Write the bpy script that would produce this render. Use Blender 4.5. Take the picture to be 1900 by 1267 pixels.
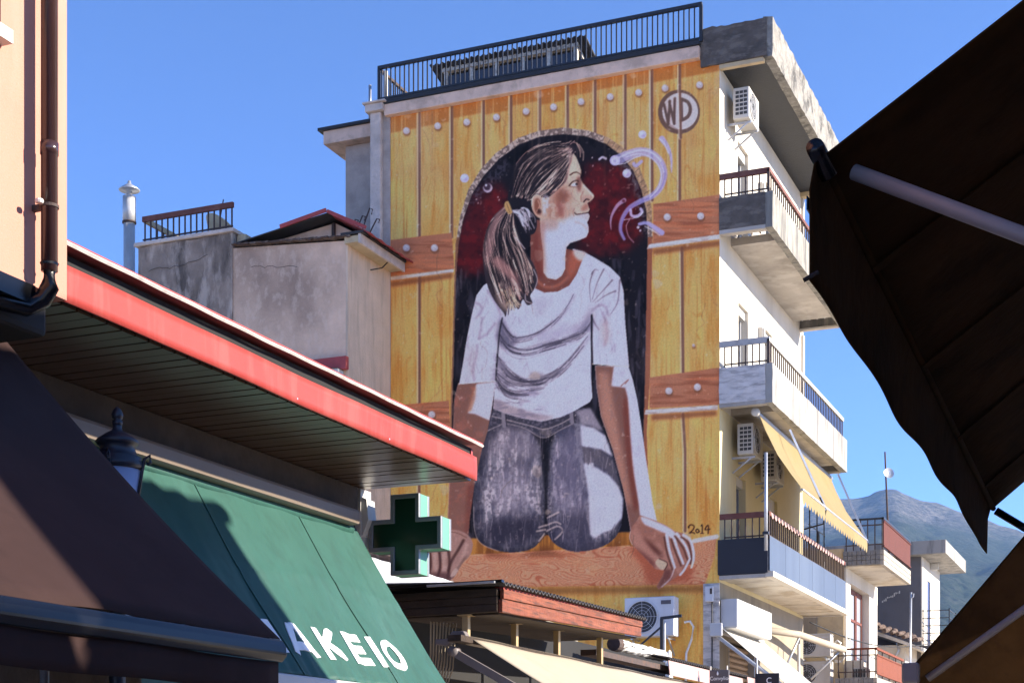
import bpy, math, random
import numpy as np
random.seed(7)
for o in list(bpy.data.objects): bpy.data.objects.remove(o, do_unlink=True)
S = bpy.context.scene
COL = S.collection
# ------------------------------------------------------------------ camera
# world axes follow the street: +X across it (to the right), +Y along it (away), +Z up;
# the corner of the painted house stands at X = Y = 0.
TH = math.atan(1235/2930.)
cam = bpy.data.cameras.new('camera'); co = bpy.data.objects.new('camera', cam); COL.objects.link(co)
CAM = (7.485, -27.231, 1.6)
co.location = CAM; co.rotation_euler = (math.pi/2, 0, TH)
cam.sensor_width = 36; cam.lens = 2930/1900*36; cam.shift_y = (1456-633.5)/1900
cam.clip_start = .05; cam.clip_end = 20000
S.camera = co
# ------------------------------------------------------------------ sky, sun, exposure
SUN_EL, SUN_AZ = math.radians(21.5), math.radians(15)     # azimuth measured from +X towards +Y
w = bpy.data.worlds.new('World'); S.world = w; w.use_nodes = True
nt = w.node_tree; bg = nt.nodes['Background']
sky = nt.nodes.new('ShaderNodeTexSky'); sky.sky_type = 'NISHITA'; sky.sun_disc = False
sky.sun_elevation = SUN_EL; sky.sun_rotation = math.pi/2-SUN_AZ
sky.altitude = 500; sky.air_density = .265; sky.dust_density = 0.; sky.ozone_density = 5.5
nt.links.new(sky.outputs[0], bg.inputs[0]); bg.inputs[1].default_value = .15
sl = bpy.data.lights.new('sun', 'SUN'); so = bpy.data.objects.new('sun', sl); COL.objects.link(so)
sl.energy = 3.7; sl.angle = math.radians(.5); sl.color = (1, .91, .78)
d = (math.cos(SUN_AZ)*math.cos(SUN_EL), math.sin(SUN_AZ)*math.cos(SUN_EL), math.sin(SUN_EL))
from mathutils import Vector
so.rotation_euler = Vector(d).to_track_quat('Z', 'Y').to_euler(); so.location = (30, 10, 40)
vs = S.view_settings; vs.view_transform = 'Standard'; vs.look = 'None'; vs.gamma = 1; vs.use_curve_mapping = False
vs.exposure = 2.1
S.cycles.use_denoising = True
S.cycles.max_bounces = 6; S.cycles.volume_bounces = 0; S.cycles.transparent_max_bounces = 8
# ------------------------------------------------------------------ measuring helper: pixel of the photograph -> point on a real plane of the place
def at(x, y, a=None, b=None, z=None):
    dx = (x-950)/2930.; c, s = math.cos(TH), math.sin(TH)
    r = (dx*c-s, dx*s+c, (1456-y)/2930.)
    t = (a-CAM[0])/r[0] if a is not None else (b-CAM[1])/r[1] if b is not None else (z-CAM[2])/r[2]
    return tuple(CAM[i]+t*r[i] for i in range(3))
# ------------------------------------------------------------------ materials
def lin(c): return tuple((v/12.92 if v <= .04045 else ((v+.055)/1.055)**2.4) for v in c)
def mk(name, col, rough=.8, var=.18, vs=3., bump=.15, bs=40., col2=None, c2amt=.5, c2scale=1.2, streak=False, metal=0., spec=.4, trans=0., c2sharp=.12, c3=None, c3amt=.4, c3scale=12., stretch=None):
    m = bpy.data.materials.new(name); m.use_nodes = True; N = m.node_tree.nodes; L = m.node_tree.links
    bs_ = N['Principled BSDF']; bs_.inputs['Roughness'].default_value = rough; bs_.inputs['Metallic'].default_value = metal
    bs_.inputs['Specular IOR Level'].default_value = spec
    tc = N.new('ShaderNodeTexCoord'); mp = N.new('ShaderNodeMapping'); L.new(tc.outputs['Object'], mp.inputs[0])
    if stretch: mp.inputs['Scale'].default_value = stretch
    if streak: mp.inputs['Scale'].default_value = (1, 1, .12)
    def noise(sc, src, det=5):
        n = N.new('ShaderNodeTexNoise'); n.inputs['Scale'].default_value = sc; n.inputs['Detail'].default_value = det; n.inputs['Roughness'].default_value = .62
        L.new(src, n.inputs['Vector']); return n
    n1 = noise(vs, tc.outputs['Object'])
    r1 = N.new('ShaderNodeMapRange'); r1.inputs[1].default_value = .25; r1.inputs[2].default_value = .75; r1.inputs[3].default_value = 1-var; r1.inputs[4].default_value = 1+var
    L.new(n1.outputs[0], r1.inputs[0])
    mx = N.new('ShaderNodeMix'); mx.data_type = 'RGBA'; mx.blend_type = 'MULTIPLY'; mx.inputs[0].default_value = 1; mx.inputs[6].default_value = (*col, 1)
    L.new(r1.outputs[0], mx.inputs[7]); out = mx.outputs[2]
    def over(out, c, amt, sc, src, sharp):
        n2 = noise(sc, src, 7); rr = N.new('ShaderNodeMapRange'); rr.inputs[1].default_value = .52-sharp*.2; rr.inputs[2].default_value = .52+sharp; rr.inputs[4].default_value = amt
        L.new(n2.outputs[0], rr.inputs[0]); x = N.new('ShaderNodeMix'); x.data_type = 'RGBA'; x.inputs[7].default_value = (*c, 1)
        L.new(rr.outputs[0], x.inputs[0]); L.new(out, x.inputs[6]); return x.outputs[2]
    if col2 is not None: out = over(out, col2, c2amt, c2scale, mp.outputs[0], c2sharp)
    if c3 is not None: out = over(out, c3, c3amt, c3scale, mp.outputs[0], .1)
    L.new(out, bs_.inputs['Base Color'])
    if bump > 0:
        n3 = noise(bs, tc.outputs['Object'], 4); bp = N.new('ShaderNodeBump'); bp.inputs['Strength'].default_value = bump; bp.inputs['Distance'].default_value = .02
        L.new(n3.outputs[0], bp.inputs['Height']); L.new(bp.outputs[0], bs_.inputs['Normal'])
    if trans > 0:
        o = N['Material Output']; tr = N.new('ShaderNodeBsdfTranslucent'); ms = N.new('ShaderNodeMixShader'); ms.inputs[0].default_value = trans
        L.new(out, tr.inputs[0]); L.new(bs_.outputs[0], ms.inputs[1]); L.new(tr.outputs[0], ms.inputs[2]); L.new(ms.outputs[0], o.inputs[0])
    return m
M = {}
M['white_wall'] = mk('white_wall_plaster', (.60, .54, .45), .9, .06, 2, .12, 60, (.40, .35, .28), .4, .7, True)
M['cream_wall'] = mk('cream_wall_plaster', (.62, .52, .30), .9, .06, 2, .12, 60, (.45, .38, .24), .4, .9, True)
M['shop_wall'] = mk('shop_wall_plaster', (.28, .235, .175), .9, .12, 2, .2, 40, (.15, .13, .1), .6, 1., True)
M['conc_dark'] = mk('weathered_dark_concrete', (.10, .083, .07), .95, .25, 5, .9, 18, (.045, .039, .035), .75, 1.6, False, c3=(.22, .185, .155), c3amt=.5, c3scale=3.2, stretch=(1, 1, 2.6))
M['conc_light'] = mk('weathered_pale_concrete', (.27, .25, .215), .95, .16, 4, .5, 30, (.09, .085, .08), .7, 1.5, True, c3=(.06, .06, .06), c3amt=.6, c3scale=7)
M['conc_roof'] = mk('lichened_parapet_concrete', (.22, .205, .18), .95, .3, 6, .8, 25, (.055, .053, .05), .9, 2.6, False, c3=(.36, .34, .3), c3amt=.5, c3scale=9)
M['conc_white'] = mk('whitewashed_concrete', (.30, .285, .26), .9, .07, 3, .25, 35, (.17, .16, .15), .5, 1.3, True, c3=(.09, .085, .08), c3amt=.55, c3scale=5)
M['conc_lilac'] = mk('whitewashed_concrete_end', (.56, .52, .49), .9, .12, 3, .4, 26, (.28, .255, .24), .7, 1.6, False, c3=(.16, .15, .145), c3amt=.5, c3scale=3, stretch=(1, 1, 4))
M['conc_grey'] = mk('rough_grey_render', (.43, .345, .285), .95, .25, 3, .9, 20, (.25, .2, .165), .5, 1.2, False)
M['conc_pier'] = mk('pale_rough_render', (.60, .49, .41), .95, .25, 8, 1., 18, (.28, .225, .19), .5, 4, False)
M['soffit'] = mk('slab_soffit', (.40, .36, .315), .9, .1, 2, .2, 30, (.22, .195, .165), .6, .9, False, c3=(.55, .51, .46), c3amt=.5, c3scale=2.2)
M['soffit_stained'] = mk('stained_slab_soffit', (.56, .50, .41), .9, .12, 2, .2, 30, (.30, .22, .13), .6, 1.6, False, c3=(.12, .10, .09), c3amt=.5, c3scale=.6)
M['cornice'] = mk('cornice_plaster', (.72, .50, .37), .95, .15, 4, .5, 30, (.38, .27, .2), .6, 3, False)
M['bitumen'] = mk('black_bitumen', (.02, .02, .022), .6, .2, 6, .3, 30)
M['dark'] = mk('shade_black', (.015, .014, .014), .9, .1, 4, 0)  # near-black colour stands in for deep shade in gaps, interiors and undersides
M['black_iron'] = mk('black_painted_iron', (.022, .022, .026), .45, .2, 20, .1, 60)
M['rust_iron'] = mk('rusted_iron', (.06, .04, .034), .8, .3, 20, .2, 60, (.12, .06, .035), .5, 8)
M['red_rail'] = mk('faded_red_rail_paint', (.13, .040, .026), .7, .2, 5, .2, 50, (.20, .10, .07), .45, 4)
M['grey_rail'] = mk('grey_rail_paint', (.40, .38, .36), .7, .15, 5, .2, 50, (.16, .14, .13), .5, 5)
M['white_rail'] = mk('white_rail_paint', (.50, .48, .44), .6, .08, 5, .1, 50, (.28, .25, .2), .4, 6)
M['glass'] = mk('window_glass', (.03, .035, .045), .06, .05, 1, 0, spec=.9)
M['hut_glass'] = mk('dusty_dark_glass', (.035, .035, .045), .25, .3, 3, 0, None if False else None, spec=.6)
M['frame_white'] = mk('white_window_frame', (.55, .53, .49), .5, .05, 5, .05, 60)
M['frame_grey'] = mk('grey_aluminium_frame', (.30, .31, .34), .4, .08, 5, .05, 60, metal=.3)
M['frame_rust'] = mk('brown_red_window_frame', (.14, .04, .026), .7, .15, 5, .15, 50)
M['peel_wood'] = mk('peeling_painted_wood', (.50, .45, .38), .85, .25, 14, .5, 50, (.17, .12, .09), .8, 9)
M['ac_white'] = mk('off_white_enamel', (.50, .48, .44), .45, .06, 4, .05, 60, (.36, .33, .28), .35, 2, True)
M['ac_grey'] = mk('greyed_enamel', (.58, .58, .60), .5, .06, 4, .05, 60, (.42, .41, .4), .35, 2, True)
M['ac_dark'] = mk('condenser_shadowed_fins', (.05, .05, .052), .7, .2, 30, .2, 80)
M['galv'] = mk('galvanised_steel', (.45, .46, .48), .4, .15, 8, .1, 60, (.3, .29, .28), .4, 5, metal=.6)
M['alu'] = mk('white_aluminium', (.46, .46, .46), .4, .06, 4, .05, 40)
M['navy'] = mk('navy_blue_panel', (.016, .016, .022), .6, .06, 2, .03, 40)
M['blue_panel'] = mk('pale_blue_metal_panel', (.068, .088, .128), .5, .06, 1.2, .05, 20, (.10, .125, .17), .5, .8, True)
M['yellow_cloth'] = mk('pale_yellow_canvas', (.36, .275, .135), .9, .06, 2, .06, 200, (.35, .22, .075), .35, .8, False, trans=.35)
M['white_cloth'] = mk('white_canvas', (.48, .46, .42), .9, .04, 2, .06, 200, (.40, .37, .33), .4, 1.2, False, trans=.12)
M['cream_cloth'] = mk('cream_canvas', (.40, .34, .26), .9, .05, 2, .06, 200, (.32, .25, .17), .25, 1.4, False, trans=.10)
M['green_cloth'] = mk('faded_green_canvas', (.022, .080, .062), .6, .1, 3, .12, 90, (.042, .108, .090), .6, .9, True, c3=(.017, .06, .046), c3amt=.5, c3scale=7, spec=.3)
M['letter_white'] = mk('white_lettering', (.82, .82, .82), .7, .04, 6, .05, 60)
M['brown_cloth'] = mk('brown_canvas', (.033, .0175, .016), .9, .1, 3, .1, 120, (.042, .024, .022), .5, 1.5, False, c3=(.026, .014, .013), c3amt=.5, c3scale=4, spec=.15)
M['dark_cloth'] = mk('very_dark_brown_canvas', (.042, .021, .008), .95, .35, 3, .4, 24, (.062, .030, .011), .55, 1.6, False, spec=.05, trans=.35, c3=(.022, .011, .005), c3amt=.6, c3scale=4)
M['black_metal'] = mk('black_gloss_metal', (.003, .0032, .0045), .22, .1, 8, .02, 50, spec=.3)
M['umber_metal'] = mk('awning_arm_grey', (.155, .135, .135), .5, .1, 8, .05, 50)
M['fascia_red'] = mk('sun_faded_red_fascia', (.29, .026, .019), .6, .07, 2, .1, 14, (.32, .036, .027), .6, 1.1, True, c3=(.40, .11, .09), c3amt=.22, c3scale=7)
M['trim_white'] = mk('white_metal_trim', (.55, .52, .48), .5, .08, 8, .1, 60, (.25, .2, .18), .4, 12)
M['soffit_slat'] = mk('brown_soffit_slat', (.085, .05, .032), .3, .08, 3, .04, 60, spec=.5)
M['red_tin'] = mk('red_tin_roof', (.34, .05, .045), .6, .2, 4, .1, 40, (.18, .04, .035), .5, 3)
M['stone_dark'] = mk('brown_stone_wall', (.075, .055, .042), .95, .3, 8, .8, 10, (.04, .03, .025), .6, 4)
M['beige_metal'] = mk('beige_cassette', (.17, .13, .10), .5, .08, 4, .05, 40)
M['peach'] = mk('peach_stucco', (.47, .205, .145), .95, .05, 2.5, .25, 90, (.50, .295, .25), .55, 1.1, True)
M['brown_pipe'] = mk('brown_gloss_pipe', (.040, .019, .017), .22, .1, 6, .03, 40, spec=.6)
M['cross_green'] = mk('dark_green_acrylic', (.006, .032, .014), .2, .1, 2, .02, 20, spec=.5)
M['cross_side'] = mk('mint_acrylic', (.14, .36, .25), .4, .04, 2, .02, 20, trans=.2)
M['cross_frame'] = mk('dark_grey_aluminium', (.20, .21, .21), .35, .1, 8, .05, 40, metal=.3)
M['lamp_iron'] = mk('blue_black_lamp_iron', (.012, .0125, .02), .4, .15, 10, .1, 50)
M['lamp_glass'] = mk('frosted_lamp_glass', (.42, .46, .62), .3, .05, 4, .02, 40, trans=.3)
M['lamp_ball'] = mk('white_lamp_globe', (.75, .75, .78), .3, .02, 4, 0)
M['wood_red'] = mk('weathered_red_timber', (.17, .042, .018), .75, .3, 6, .6, 26, (.26, .085, .042), .5, 4, False, c3=(.035, .014, .009), c3amt=.75, c3scale=6, stretch=(7, .45, 7))
M['wood_dark'] = mk('old_dark_timber', (.040, .026, .017), .9, .35, 6, .5, 30, (.018, .013, .01), .7, 4, stretch=(.6, 6, 6))
M['tin_black'] = mk('black_corrugated_sheet', (.035, .03, .028), .7, .2, 12, .2, 40)
M['white_tin'] = mk('white_tin_roof', (.72, .71, .70), .7, .05, 3, .1, 30, (.4, .36, .33), .4, 6)
M['pink_tin'] = mk('pink_painted_tin', (.36, .23, .21), .7, .08, 4, .1, 30, (.40, .30, .28), .5, 3)
M['brass'] = mk('dull_brass_post', (.42, .30, .15), .5, .15, 6, .1, 40, metal=.4)
M['shutter'] = mk('tan_roller_shutter', (.40, .30, .22), .7, .1, 3, .1, 40)
M['sign_grey'] = mk('grey_sign_face', (.10, .09, .10), .6, .06, 3, .02, 30)
M['sign_black'] = mk('black_sign_face', (.012, .012, .016), .5, .1, 3, .02, 30)
M['foil'] = mk('torn_foil_wrap', (.62, .61, .58), .5, .3, 18, .9, 14, (.2, .19, .18), .6, 14)
M['house_front'] = mk('old_grey_mauve_render', (.68, .455, .31), .95, .2, 1.6, .9, 18, (.30, .195, .135), .85, .5, False, c3=(.80, .58, .42), c3amt=.4, c3scale=8, c2sharp=.14, stretch=(1, 1, .6))
M['house_stained'] = mk('blackened_old_render', (.27, .20, .15), .95, .35, 2.5, 1., 16, (.075, .058, .046), .9, 1.1, False, c3=(.58, .46, .36), c3amt=.6, c3scale=2.8, stretch=(1.3, 1, .45))
M['house_side'] = mk('old_grey_render_side', (.68, .50, .345), .95, .12, 2, .8, 20, (.48, .35, .245), .6, 1, True, c3=(.36, .265, .19), c3amt=.4, c3scale=5)
M['tan_plaster'] = mk('tan_plaster', (.52, .40, .24), .95, .1, 3, .3, 30, (.3, .22, .14), .5, 3)
M['flue'] = mk('dull_zinc_flue', (.50, .49, .47), .45, .12, 5, .1, 40, (.3, .28, .26), .4, 4, True, metal=.3)
M['brick_tile'] = mk('grey_clinker_tile', (.20, .19, .18), .9, .3, 8, .3, 30)
M['tile_pale'] = mk('pale_clinker_tile', (.34, .30, .25), .9, .2, 8, .3, 30)
M['balcony_screen'] = mk('red_brown_reed_screen', (.095, .022, .014), .85, .3, 25, .4, 60, (.055, .015, .01), .6, 10, True)
M['screen_orange'] = mk('terracotta_screen', (.17, .042, .018), .85, .15, 12, .3, 60, (.12, .032, .015), .5, 6, True)
M['grey_house'] = mk('dark_grey_house_render', (.135, .125, .125), .95, .1, 2, .2, 30, (.10, .092, .09), .6, 1)
M['clay'] = mk('dark_clay_tile', (.085, .052, .038), .9, .4, 9, .4, 30, (.26, .2, .155), .55, 7)
M['cable'] = mk('black_cable', (.012, .012, .012), .6, .1, 5, 0)
M['paving'] = mk('pale_stone_paving', (.66, .60, .51), .9, .1, 1.5, .2, 12, (.56, .51, .44), .5, .4)
M['asphalt'] = mk('asphalt', (.07, .07, .07), .9, .15, 2, .3, 40)
M['earth'] = mk('dry_pale_ground', (.46, .40, .31), .95, .12, .05, 0, 1, (.38, .32, .24), .5, .02)
M['insul'] = mk('white_pipe_lagging', (.72, .70, .66), .7, .1, 12, .3, 40)
# ------------------------------------------------------------------ mesh helpers
BASE = {}
def thing(name, label, cat, loc=(0, 0, 0), group=None):
    o = bpy.data.objects.new(name, None); COL.objects.link(o); o.location = loc; o.empty_display_size = .2
    o['label'] = label; o['category'] = cat
    if group: o['group'] = group
    BASE[o.name] = Vector(loc); return o
class MB:
    def __init__(s): s.v = []; s.f = []
    def add(s, v, f):
        k = len(s.v); s.v += [tuple(p) for p in v]; s.f += [tuple(i+k for i in q) for q in f]; return s
    def box(s, x0, y0, z0, x1, y1, z1):
        return s.add([(x0, y0, z0), (x1, y0, z0), (x1, y1, z0), (x0, y1, z0), (x0, y0, z1), (x1, y0, z1), (x1, y1, z1), (x0, y1, z1)],
                     [(3, 2, 1, 0), (4, 5, 6, 7), (0, 1, 5, 4), (1, 2, 6, 5), (2, 3, 7, 6), (3, 0, 4, 7)])
    def prism(s, prof, d0, d1, axis='b'):
        # prof: (u, z) polygon; extruded along Y (axis b; u = X) or along X (axis a; u = Y)
        n = len(prof); P = []
        for dd in (d0, d1):
            for u, z in prof: P.append((u, dd, z) if axis == 'b' else (dd, u, z))
        return s.add(P, [tuple(range(n))[::-1], tuple(range(n, 2*n))]+[(i, (i+1) % n, (i+1) % n+n, i+n) for i in range(n)])
    def tube(s, path, r, n=8, r2=None):
        P = [Vector(p) for p in path]; r2 = r if r2 is None else r2; V = []; m = len(P)
        for i, p in enumerate(P):
            t = (P[min(i+1, m-1)]-P[max(i-1, 0)]).normalized(); u = t.cross(Vector((0, 0, 1)))
            if u.length < 1e-3: u = Vector((1, 0, 0))
            u.normalize(); q = t.cross(u); rr = r+(r2-r)*i/max(1, m-1)
            for k in range(n): a = 2*math.pi*k/n; V.append(p+u*rr*math.cos(a)+q*rr*math.sin(a))
        F = [(i*n+k, i*n+(k+1) % n, (i+1)*n+(k+1) % n, (i+1)*n+k) for i in range(m-1) for k in range(n)]
        return s.add(V, F+[tuple(range(n))[::-1], tuple(range((m-1)*n, m*n))])
    def bar(s, p, q, w, h):
        p, q = Vector(p), Vector(q); t = (q-p).normalized(); u = t.cross(Vector((0, 0, 1)))
        if u.length < 1e-3: u = Vector((1, 0, 0))
        u.normalize(); v = u.cross(t); V = []
        for c in (p, q):
            for su, sv in ((-1, -1), (1, -1), (1, 1), (-1, 1)): V.append(c+u*su*w/2+v*sv*h/2)
        return s.add(V, [(0, 1, 2, 3), (7, 6, 5, 4), (0, 4, 5, 1), (1, 5, 6, 2), (2, 6, 7, 3), (3, 7, 4, 0)])
    def lathe(s, prof, c, n=20):
        V = []
        for r, z in prof:
            for k in range(n): a = 2*math.pi*k/n; V.append((c[0]+r*math.cos(a), c[1]+r*math.sin(a), c[2]+z))
        F = [(i*n+k, i*n+(k+1) % n, (i+1)*n+(k+1) % n, (i+1)*n+k) for i in range(len(prof)-1) for k in range(n)]
        return s.add(V, F+[tuple(range(n))[::-1], tuple(range((len(prof)-1)*n, len(prof)*n))])
    def grid(s, fn, nu, nv, thick=0.):
        # fn(u, v) -> point, u, v in 0..1; with a thickness it becomes a closed sheet
        V = [Vector(fn(i/nu, j/nv)) for j in range(nv+1) for i in range(nu+1)]; W = nu+1
        F = [(j*W+i, j*W+i+1, (j+1)*W+i+1, (j+1)*W+i) for j in range(nv) for i in range(nu)]
        if thick:
            nrm = []
            for j in range(nv+1):
                for i in range(nu+1):
                    a = V[j*W+min(i+1, nu)]-V[j*W+max(i-1, 0)]; b = V[min(j+1, nv)*W+i]-V[max(j-1, 0)*W+i]; nrm.append(a.cross(b).normalized())
            K = len(V); V2 = [p-n_*thick for p, n_ in zip(V, nrm)]
            F2 = [tuple(k+K for k in q[::-1]) for q in F]
            rim = [j*W for j in range(nv+1)][::-1]+list(range(W))[1:]+[j*W+nu for j in range(1, nv+1)]+[nv*W+i for i in range(nu)][::-1][:-1]
            E = [(rim[k], rim[k-1], rim[k-1]+K, rim[k]+K) for k in range(len(rim))]
            return s.add(V+V2, F+F2+E)
        return s.add(V, F)
    def build(s, name, mat, parent=None, smooth=False, bevel=0.):
        off = BASE[parent.name] if parent is not None else Vector((0, 0, 0))
        me = bpy.data.meshes.new(name); me.from_pydata([tuple(Vector(p)-off) for p in s.v], [], s.f); me.update()
        me.materials.append(M[mat] if isinstance(mat, str) else mat)
        if smooth:
            for q in me.polygons: q.use_smooth = True
        o = bpy.data.objects.new(name, me); COL.objects.link(o)
        if parent is not None: o.parent = parent; BASE[o.name] = off
        else: BASE[o.name] = Vector((0, 0, 0))
        if bevel: b = o.modifiers.new('bevel', 'BEVEL'); b.width = bevel; b.segments = 2; b.limit_method = 'ANGLE'
        return o
def put(me, name, parent, p, rz=0., scale=None):
    o = bpy.data.objects.new(name, me); COL.objects.link(o); o.parent = parent; o.location = Vector(p)-BASE[parent.name]; o.rotation_euler.z = rz
    if scale: o.scale = scale
    BASE[o.name] = BASE[parent.name]; return o
def mesh(mb, name, mat):
    me = bpy.data.meshes.new(name); me.from_pydata([tuple(p) for p in mb.v], [], mb.f); me.update(); me.materials.append(M[mat]); return me
def tag(o, label, cat, group=None):
    o['label'] = label; o['category'] = cat
    if group: o['group'] = group
    return o
def structure(o): o['kind'] = 'structure'; return o
def box(name, mat, parent, *c, bevel=0.): return MB().box(*c).build(name, mat, parent, bevel=bevel)
def rot_to(axis_from, p, c): return p
MURAL_TINT = (2.35, 1.66, 1.22)
HAZE = .00010
# ------------------------------------------------------------------ the painted wall
# A small numpy painter: the wall painting is worked out on a canvas in "sketch units"
# and ends up as paint colours stored on the wall's own mesh (flat paint, no relief).
class Paint:
    def __init__(s, x0, y0, x1, y1, sc, seed=3):
        s.x0, s.y0, s.sc = x0, y0, sc
        s.W, s.H = int((x1-x0)*sc), int((y1-y0)*sc)
        s.c = np.zeros((s.H, s.W, 3), np.float32)
        s.r = np.random.RandomState(seed)
        s.X = (np.arange(s.W)+.5)/sc + x0
        s.Y = (np.arange(s.H)+.5)/sc + y0
    def noise(s, fx, fy, oct=3):
        out = np.zeros((s.H, s.W), np.float32); amp = 1.; tot = 0.
        for o in range(oct):
            gw, gh = max(2, int(s.W/s.sc/fx)+2), max(2, int(s.H/s.sc/fy)+2)
            g = s.r.rand(gh, gw).astype(np.float32)
            xi = np.linspace(0, gw-1.001, s.W); yi = np.linspace(0, gh-1.001, s.H)
            x0 = xi.astype(int); y0 = yi.astype(int); u = (xi-x0); v = (yi-y0)
            u = u*u*(3-2*u); v = (v*v*(3-2*v))[:, None]
            top = g[y0][:, x0]*(1-u)+g[y0][:, x0+1]*u
            bot = g[y0+1][:, x0]*(1-u)+g[y0+1][:, x0+1]*u
            out += amp*(top*(1-v)+bot*v); tot += amp; amp *= .55; fx /= 2.; fy /= 2.
        return out/tot
    @staticmethod
    def spline(pts, n=6, closed=False):
        P = np.array(pts, float); m = len(P)
        if m < 3: return P
        out = []
        rng = range(m if closed else m-1)
        for i in rng:
            if closed: p0, p1, p2, p3 = P[i-1], P[i], P[(i+1) % m], P[(i+2) % m]
            else: p0, p1, p2, p3 = P[max(i-1, 0)], P[i], P[i+1], P[min(i+2, m-1)]
            for k in range(n):
                t = k/n
                out.append(.5*((2*p1)+(-p0+p2)*t+(2*p0-5*p1+4*p2-p3)*t*t+(-p0+3*p1-3*p2+p3)*t**3))
        if not closed: out.append(P[-1])
        return np.array(out)
    def mask(s, pts, smooth=False, blur=0.):
        P = s.spline(pts, 5, True) if smooth else np.array(pts, float)
        m = np.zeros((s.H, s.W), np.float32); pad = 3+3*blur
        ix0 = max(0, int((P[:, 0].min()-pad-s.x0)*s.sc)); ix1 = min(s.W, int((P[:, 0].max()+pad-s.x0)*s.sc)+2)
        iy0 = max(0, int((P[:, 1].min()-pad-s.y0)*s.sc)); iy1 = min(s.H, int((P[:, 1].max()+pad-s.y0)*s.sc)+2)
        if ix1 <= ix0 or iy1 <= iy0: return m
        sub = np.zeros((iy1-iy0, ix1-ix0), np.float32)
        for ox, oy in ((-.25, -.25), (.25, -.25), (-.25, .25), (.25, .25)):
            X = s.X[ix0:ix1][None]+ox/s.sc; Y = s.Y[iy0:iy1]+oy/s.sc
            ins = np.zeros(sub.shape, bool)
            for i in range(len(P)):
                (xa, ya), (xb, yb) = P[i-1], P[i]
                if ya == yb: continue
                rows = np.nonzero((Y > min(ya, yb)) & (Y <= max(ya, yb)))[0]
                if len(rows) == 0: continue
                xc = xa+(Y[rows]-ya)*(xb-xa)/(yb-ya)
                ins[rows] ^= X < xc[:, None]
            sub += ins*.25
        if blur > 0: sub = s.blur(sub, blur)
        m[iy0:iy1, ix0:ix1] = sub
        return m
    def blur(s, a, r):
        r = max(.4, r*s.sc); k = np.exp(-.5*(np.arange(-int(3*r)-1, int(3*r)+2)/r)**2); k /= k.sum()
        h = len(k)//2
        for ax in (0, 1):
            p = np.pad(a, [(h, h) if i == ax else (0, 0) for i in (0, 1)], mode='edge')
            o = np.zeros_like(a)
            n = a.shape[ax]
            for j, w in enumerate(k):
                o += w*(p[j:j+n] if ax == 0 else p[:, j:j+n])
            a = o
        return a
    def lay(s, m, col, al=1.):
        m = (np.clip(m, 0, 1)*al)[..., None]
        s.c = s.c*(1-m)+np.array(col, np.float32)*m
    def poly(s, pts, col, al=1., smooth=False, blur=0., clip=None, tex=None):
        m = s.mask(pts, smooth, blur)
        if clip is not None: m = m*clip
        if tex is not None: m = m*tex
        s.lay(m, col, al); return m
    def line(s, pts, w, col, al=1., soft=1., smooth=True, clip=None, w2=None):
        P = s.spline(pts, 7) if smooth and len(pts) > 2 else np.array(pts, float)
        w2 = w if w2 is None else w2
        pad = max(w, w2)+soft+2
        ix0 = max(0, int((P[:, 0].min()-pad-s.x0)*s.sc)); ix1 = min(s.W, int((P[:, 0].max()+pad-s.x0)*s.sc)+2)
        iy0 = max(0, int((P[:, 1].min()-pad-s.y0)*s.sc)); iy1 = min(s.H, int((P[:, 1].max()+pad-s.y0)*s.sc)+2)
        if ix1 <= ix0 or iy1 <= iy0: return
        X = s.X[ix0:ix1][None]; Y = s.Y[iy0:iy1][:, None]
        best = np.full((iy1-iy0, ix1-ix0), -9., np.float32); n = len(P)-1
        for i in range(n):
            (xa, ya), (xb, yb) = P[i], P[i+1]
            dx, dy = xb-xa, yb-ya; L = dx*dx+dy*dy+1e-9
            t = np.clip(((X-xa)*dx+(Y-ya)*dy)/L, 0, 1)
            d = np.hypot(X-xa-t*dx, Y-ya-t*dy)
            ww = (w+(w2-w)*(i+t)/n)*.5
            best = np.maximum(best, ww-d)
        m = np.clip(best/max(soft, .7)+.5, 0, 1)*al
        if clip is not None: m = m*clip[iy0:iy1, ix0:ix1]
        m = m[..., None]
        s.c[iy0:iy1, ix0:ix1] = s.c[iy0:iy1, ix0:ix1]*(1-m)+np.array(col, np.float32)*m
    def dot(s, x, y, r, col, al=1., soft=1.):
        s.line([(x, y), (x+.01, y)], 2*r, col, al, soft, False)

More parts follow.
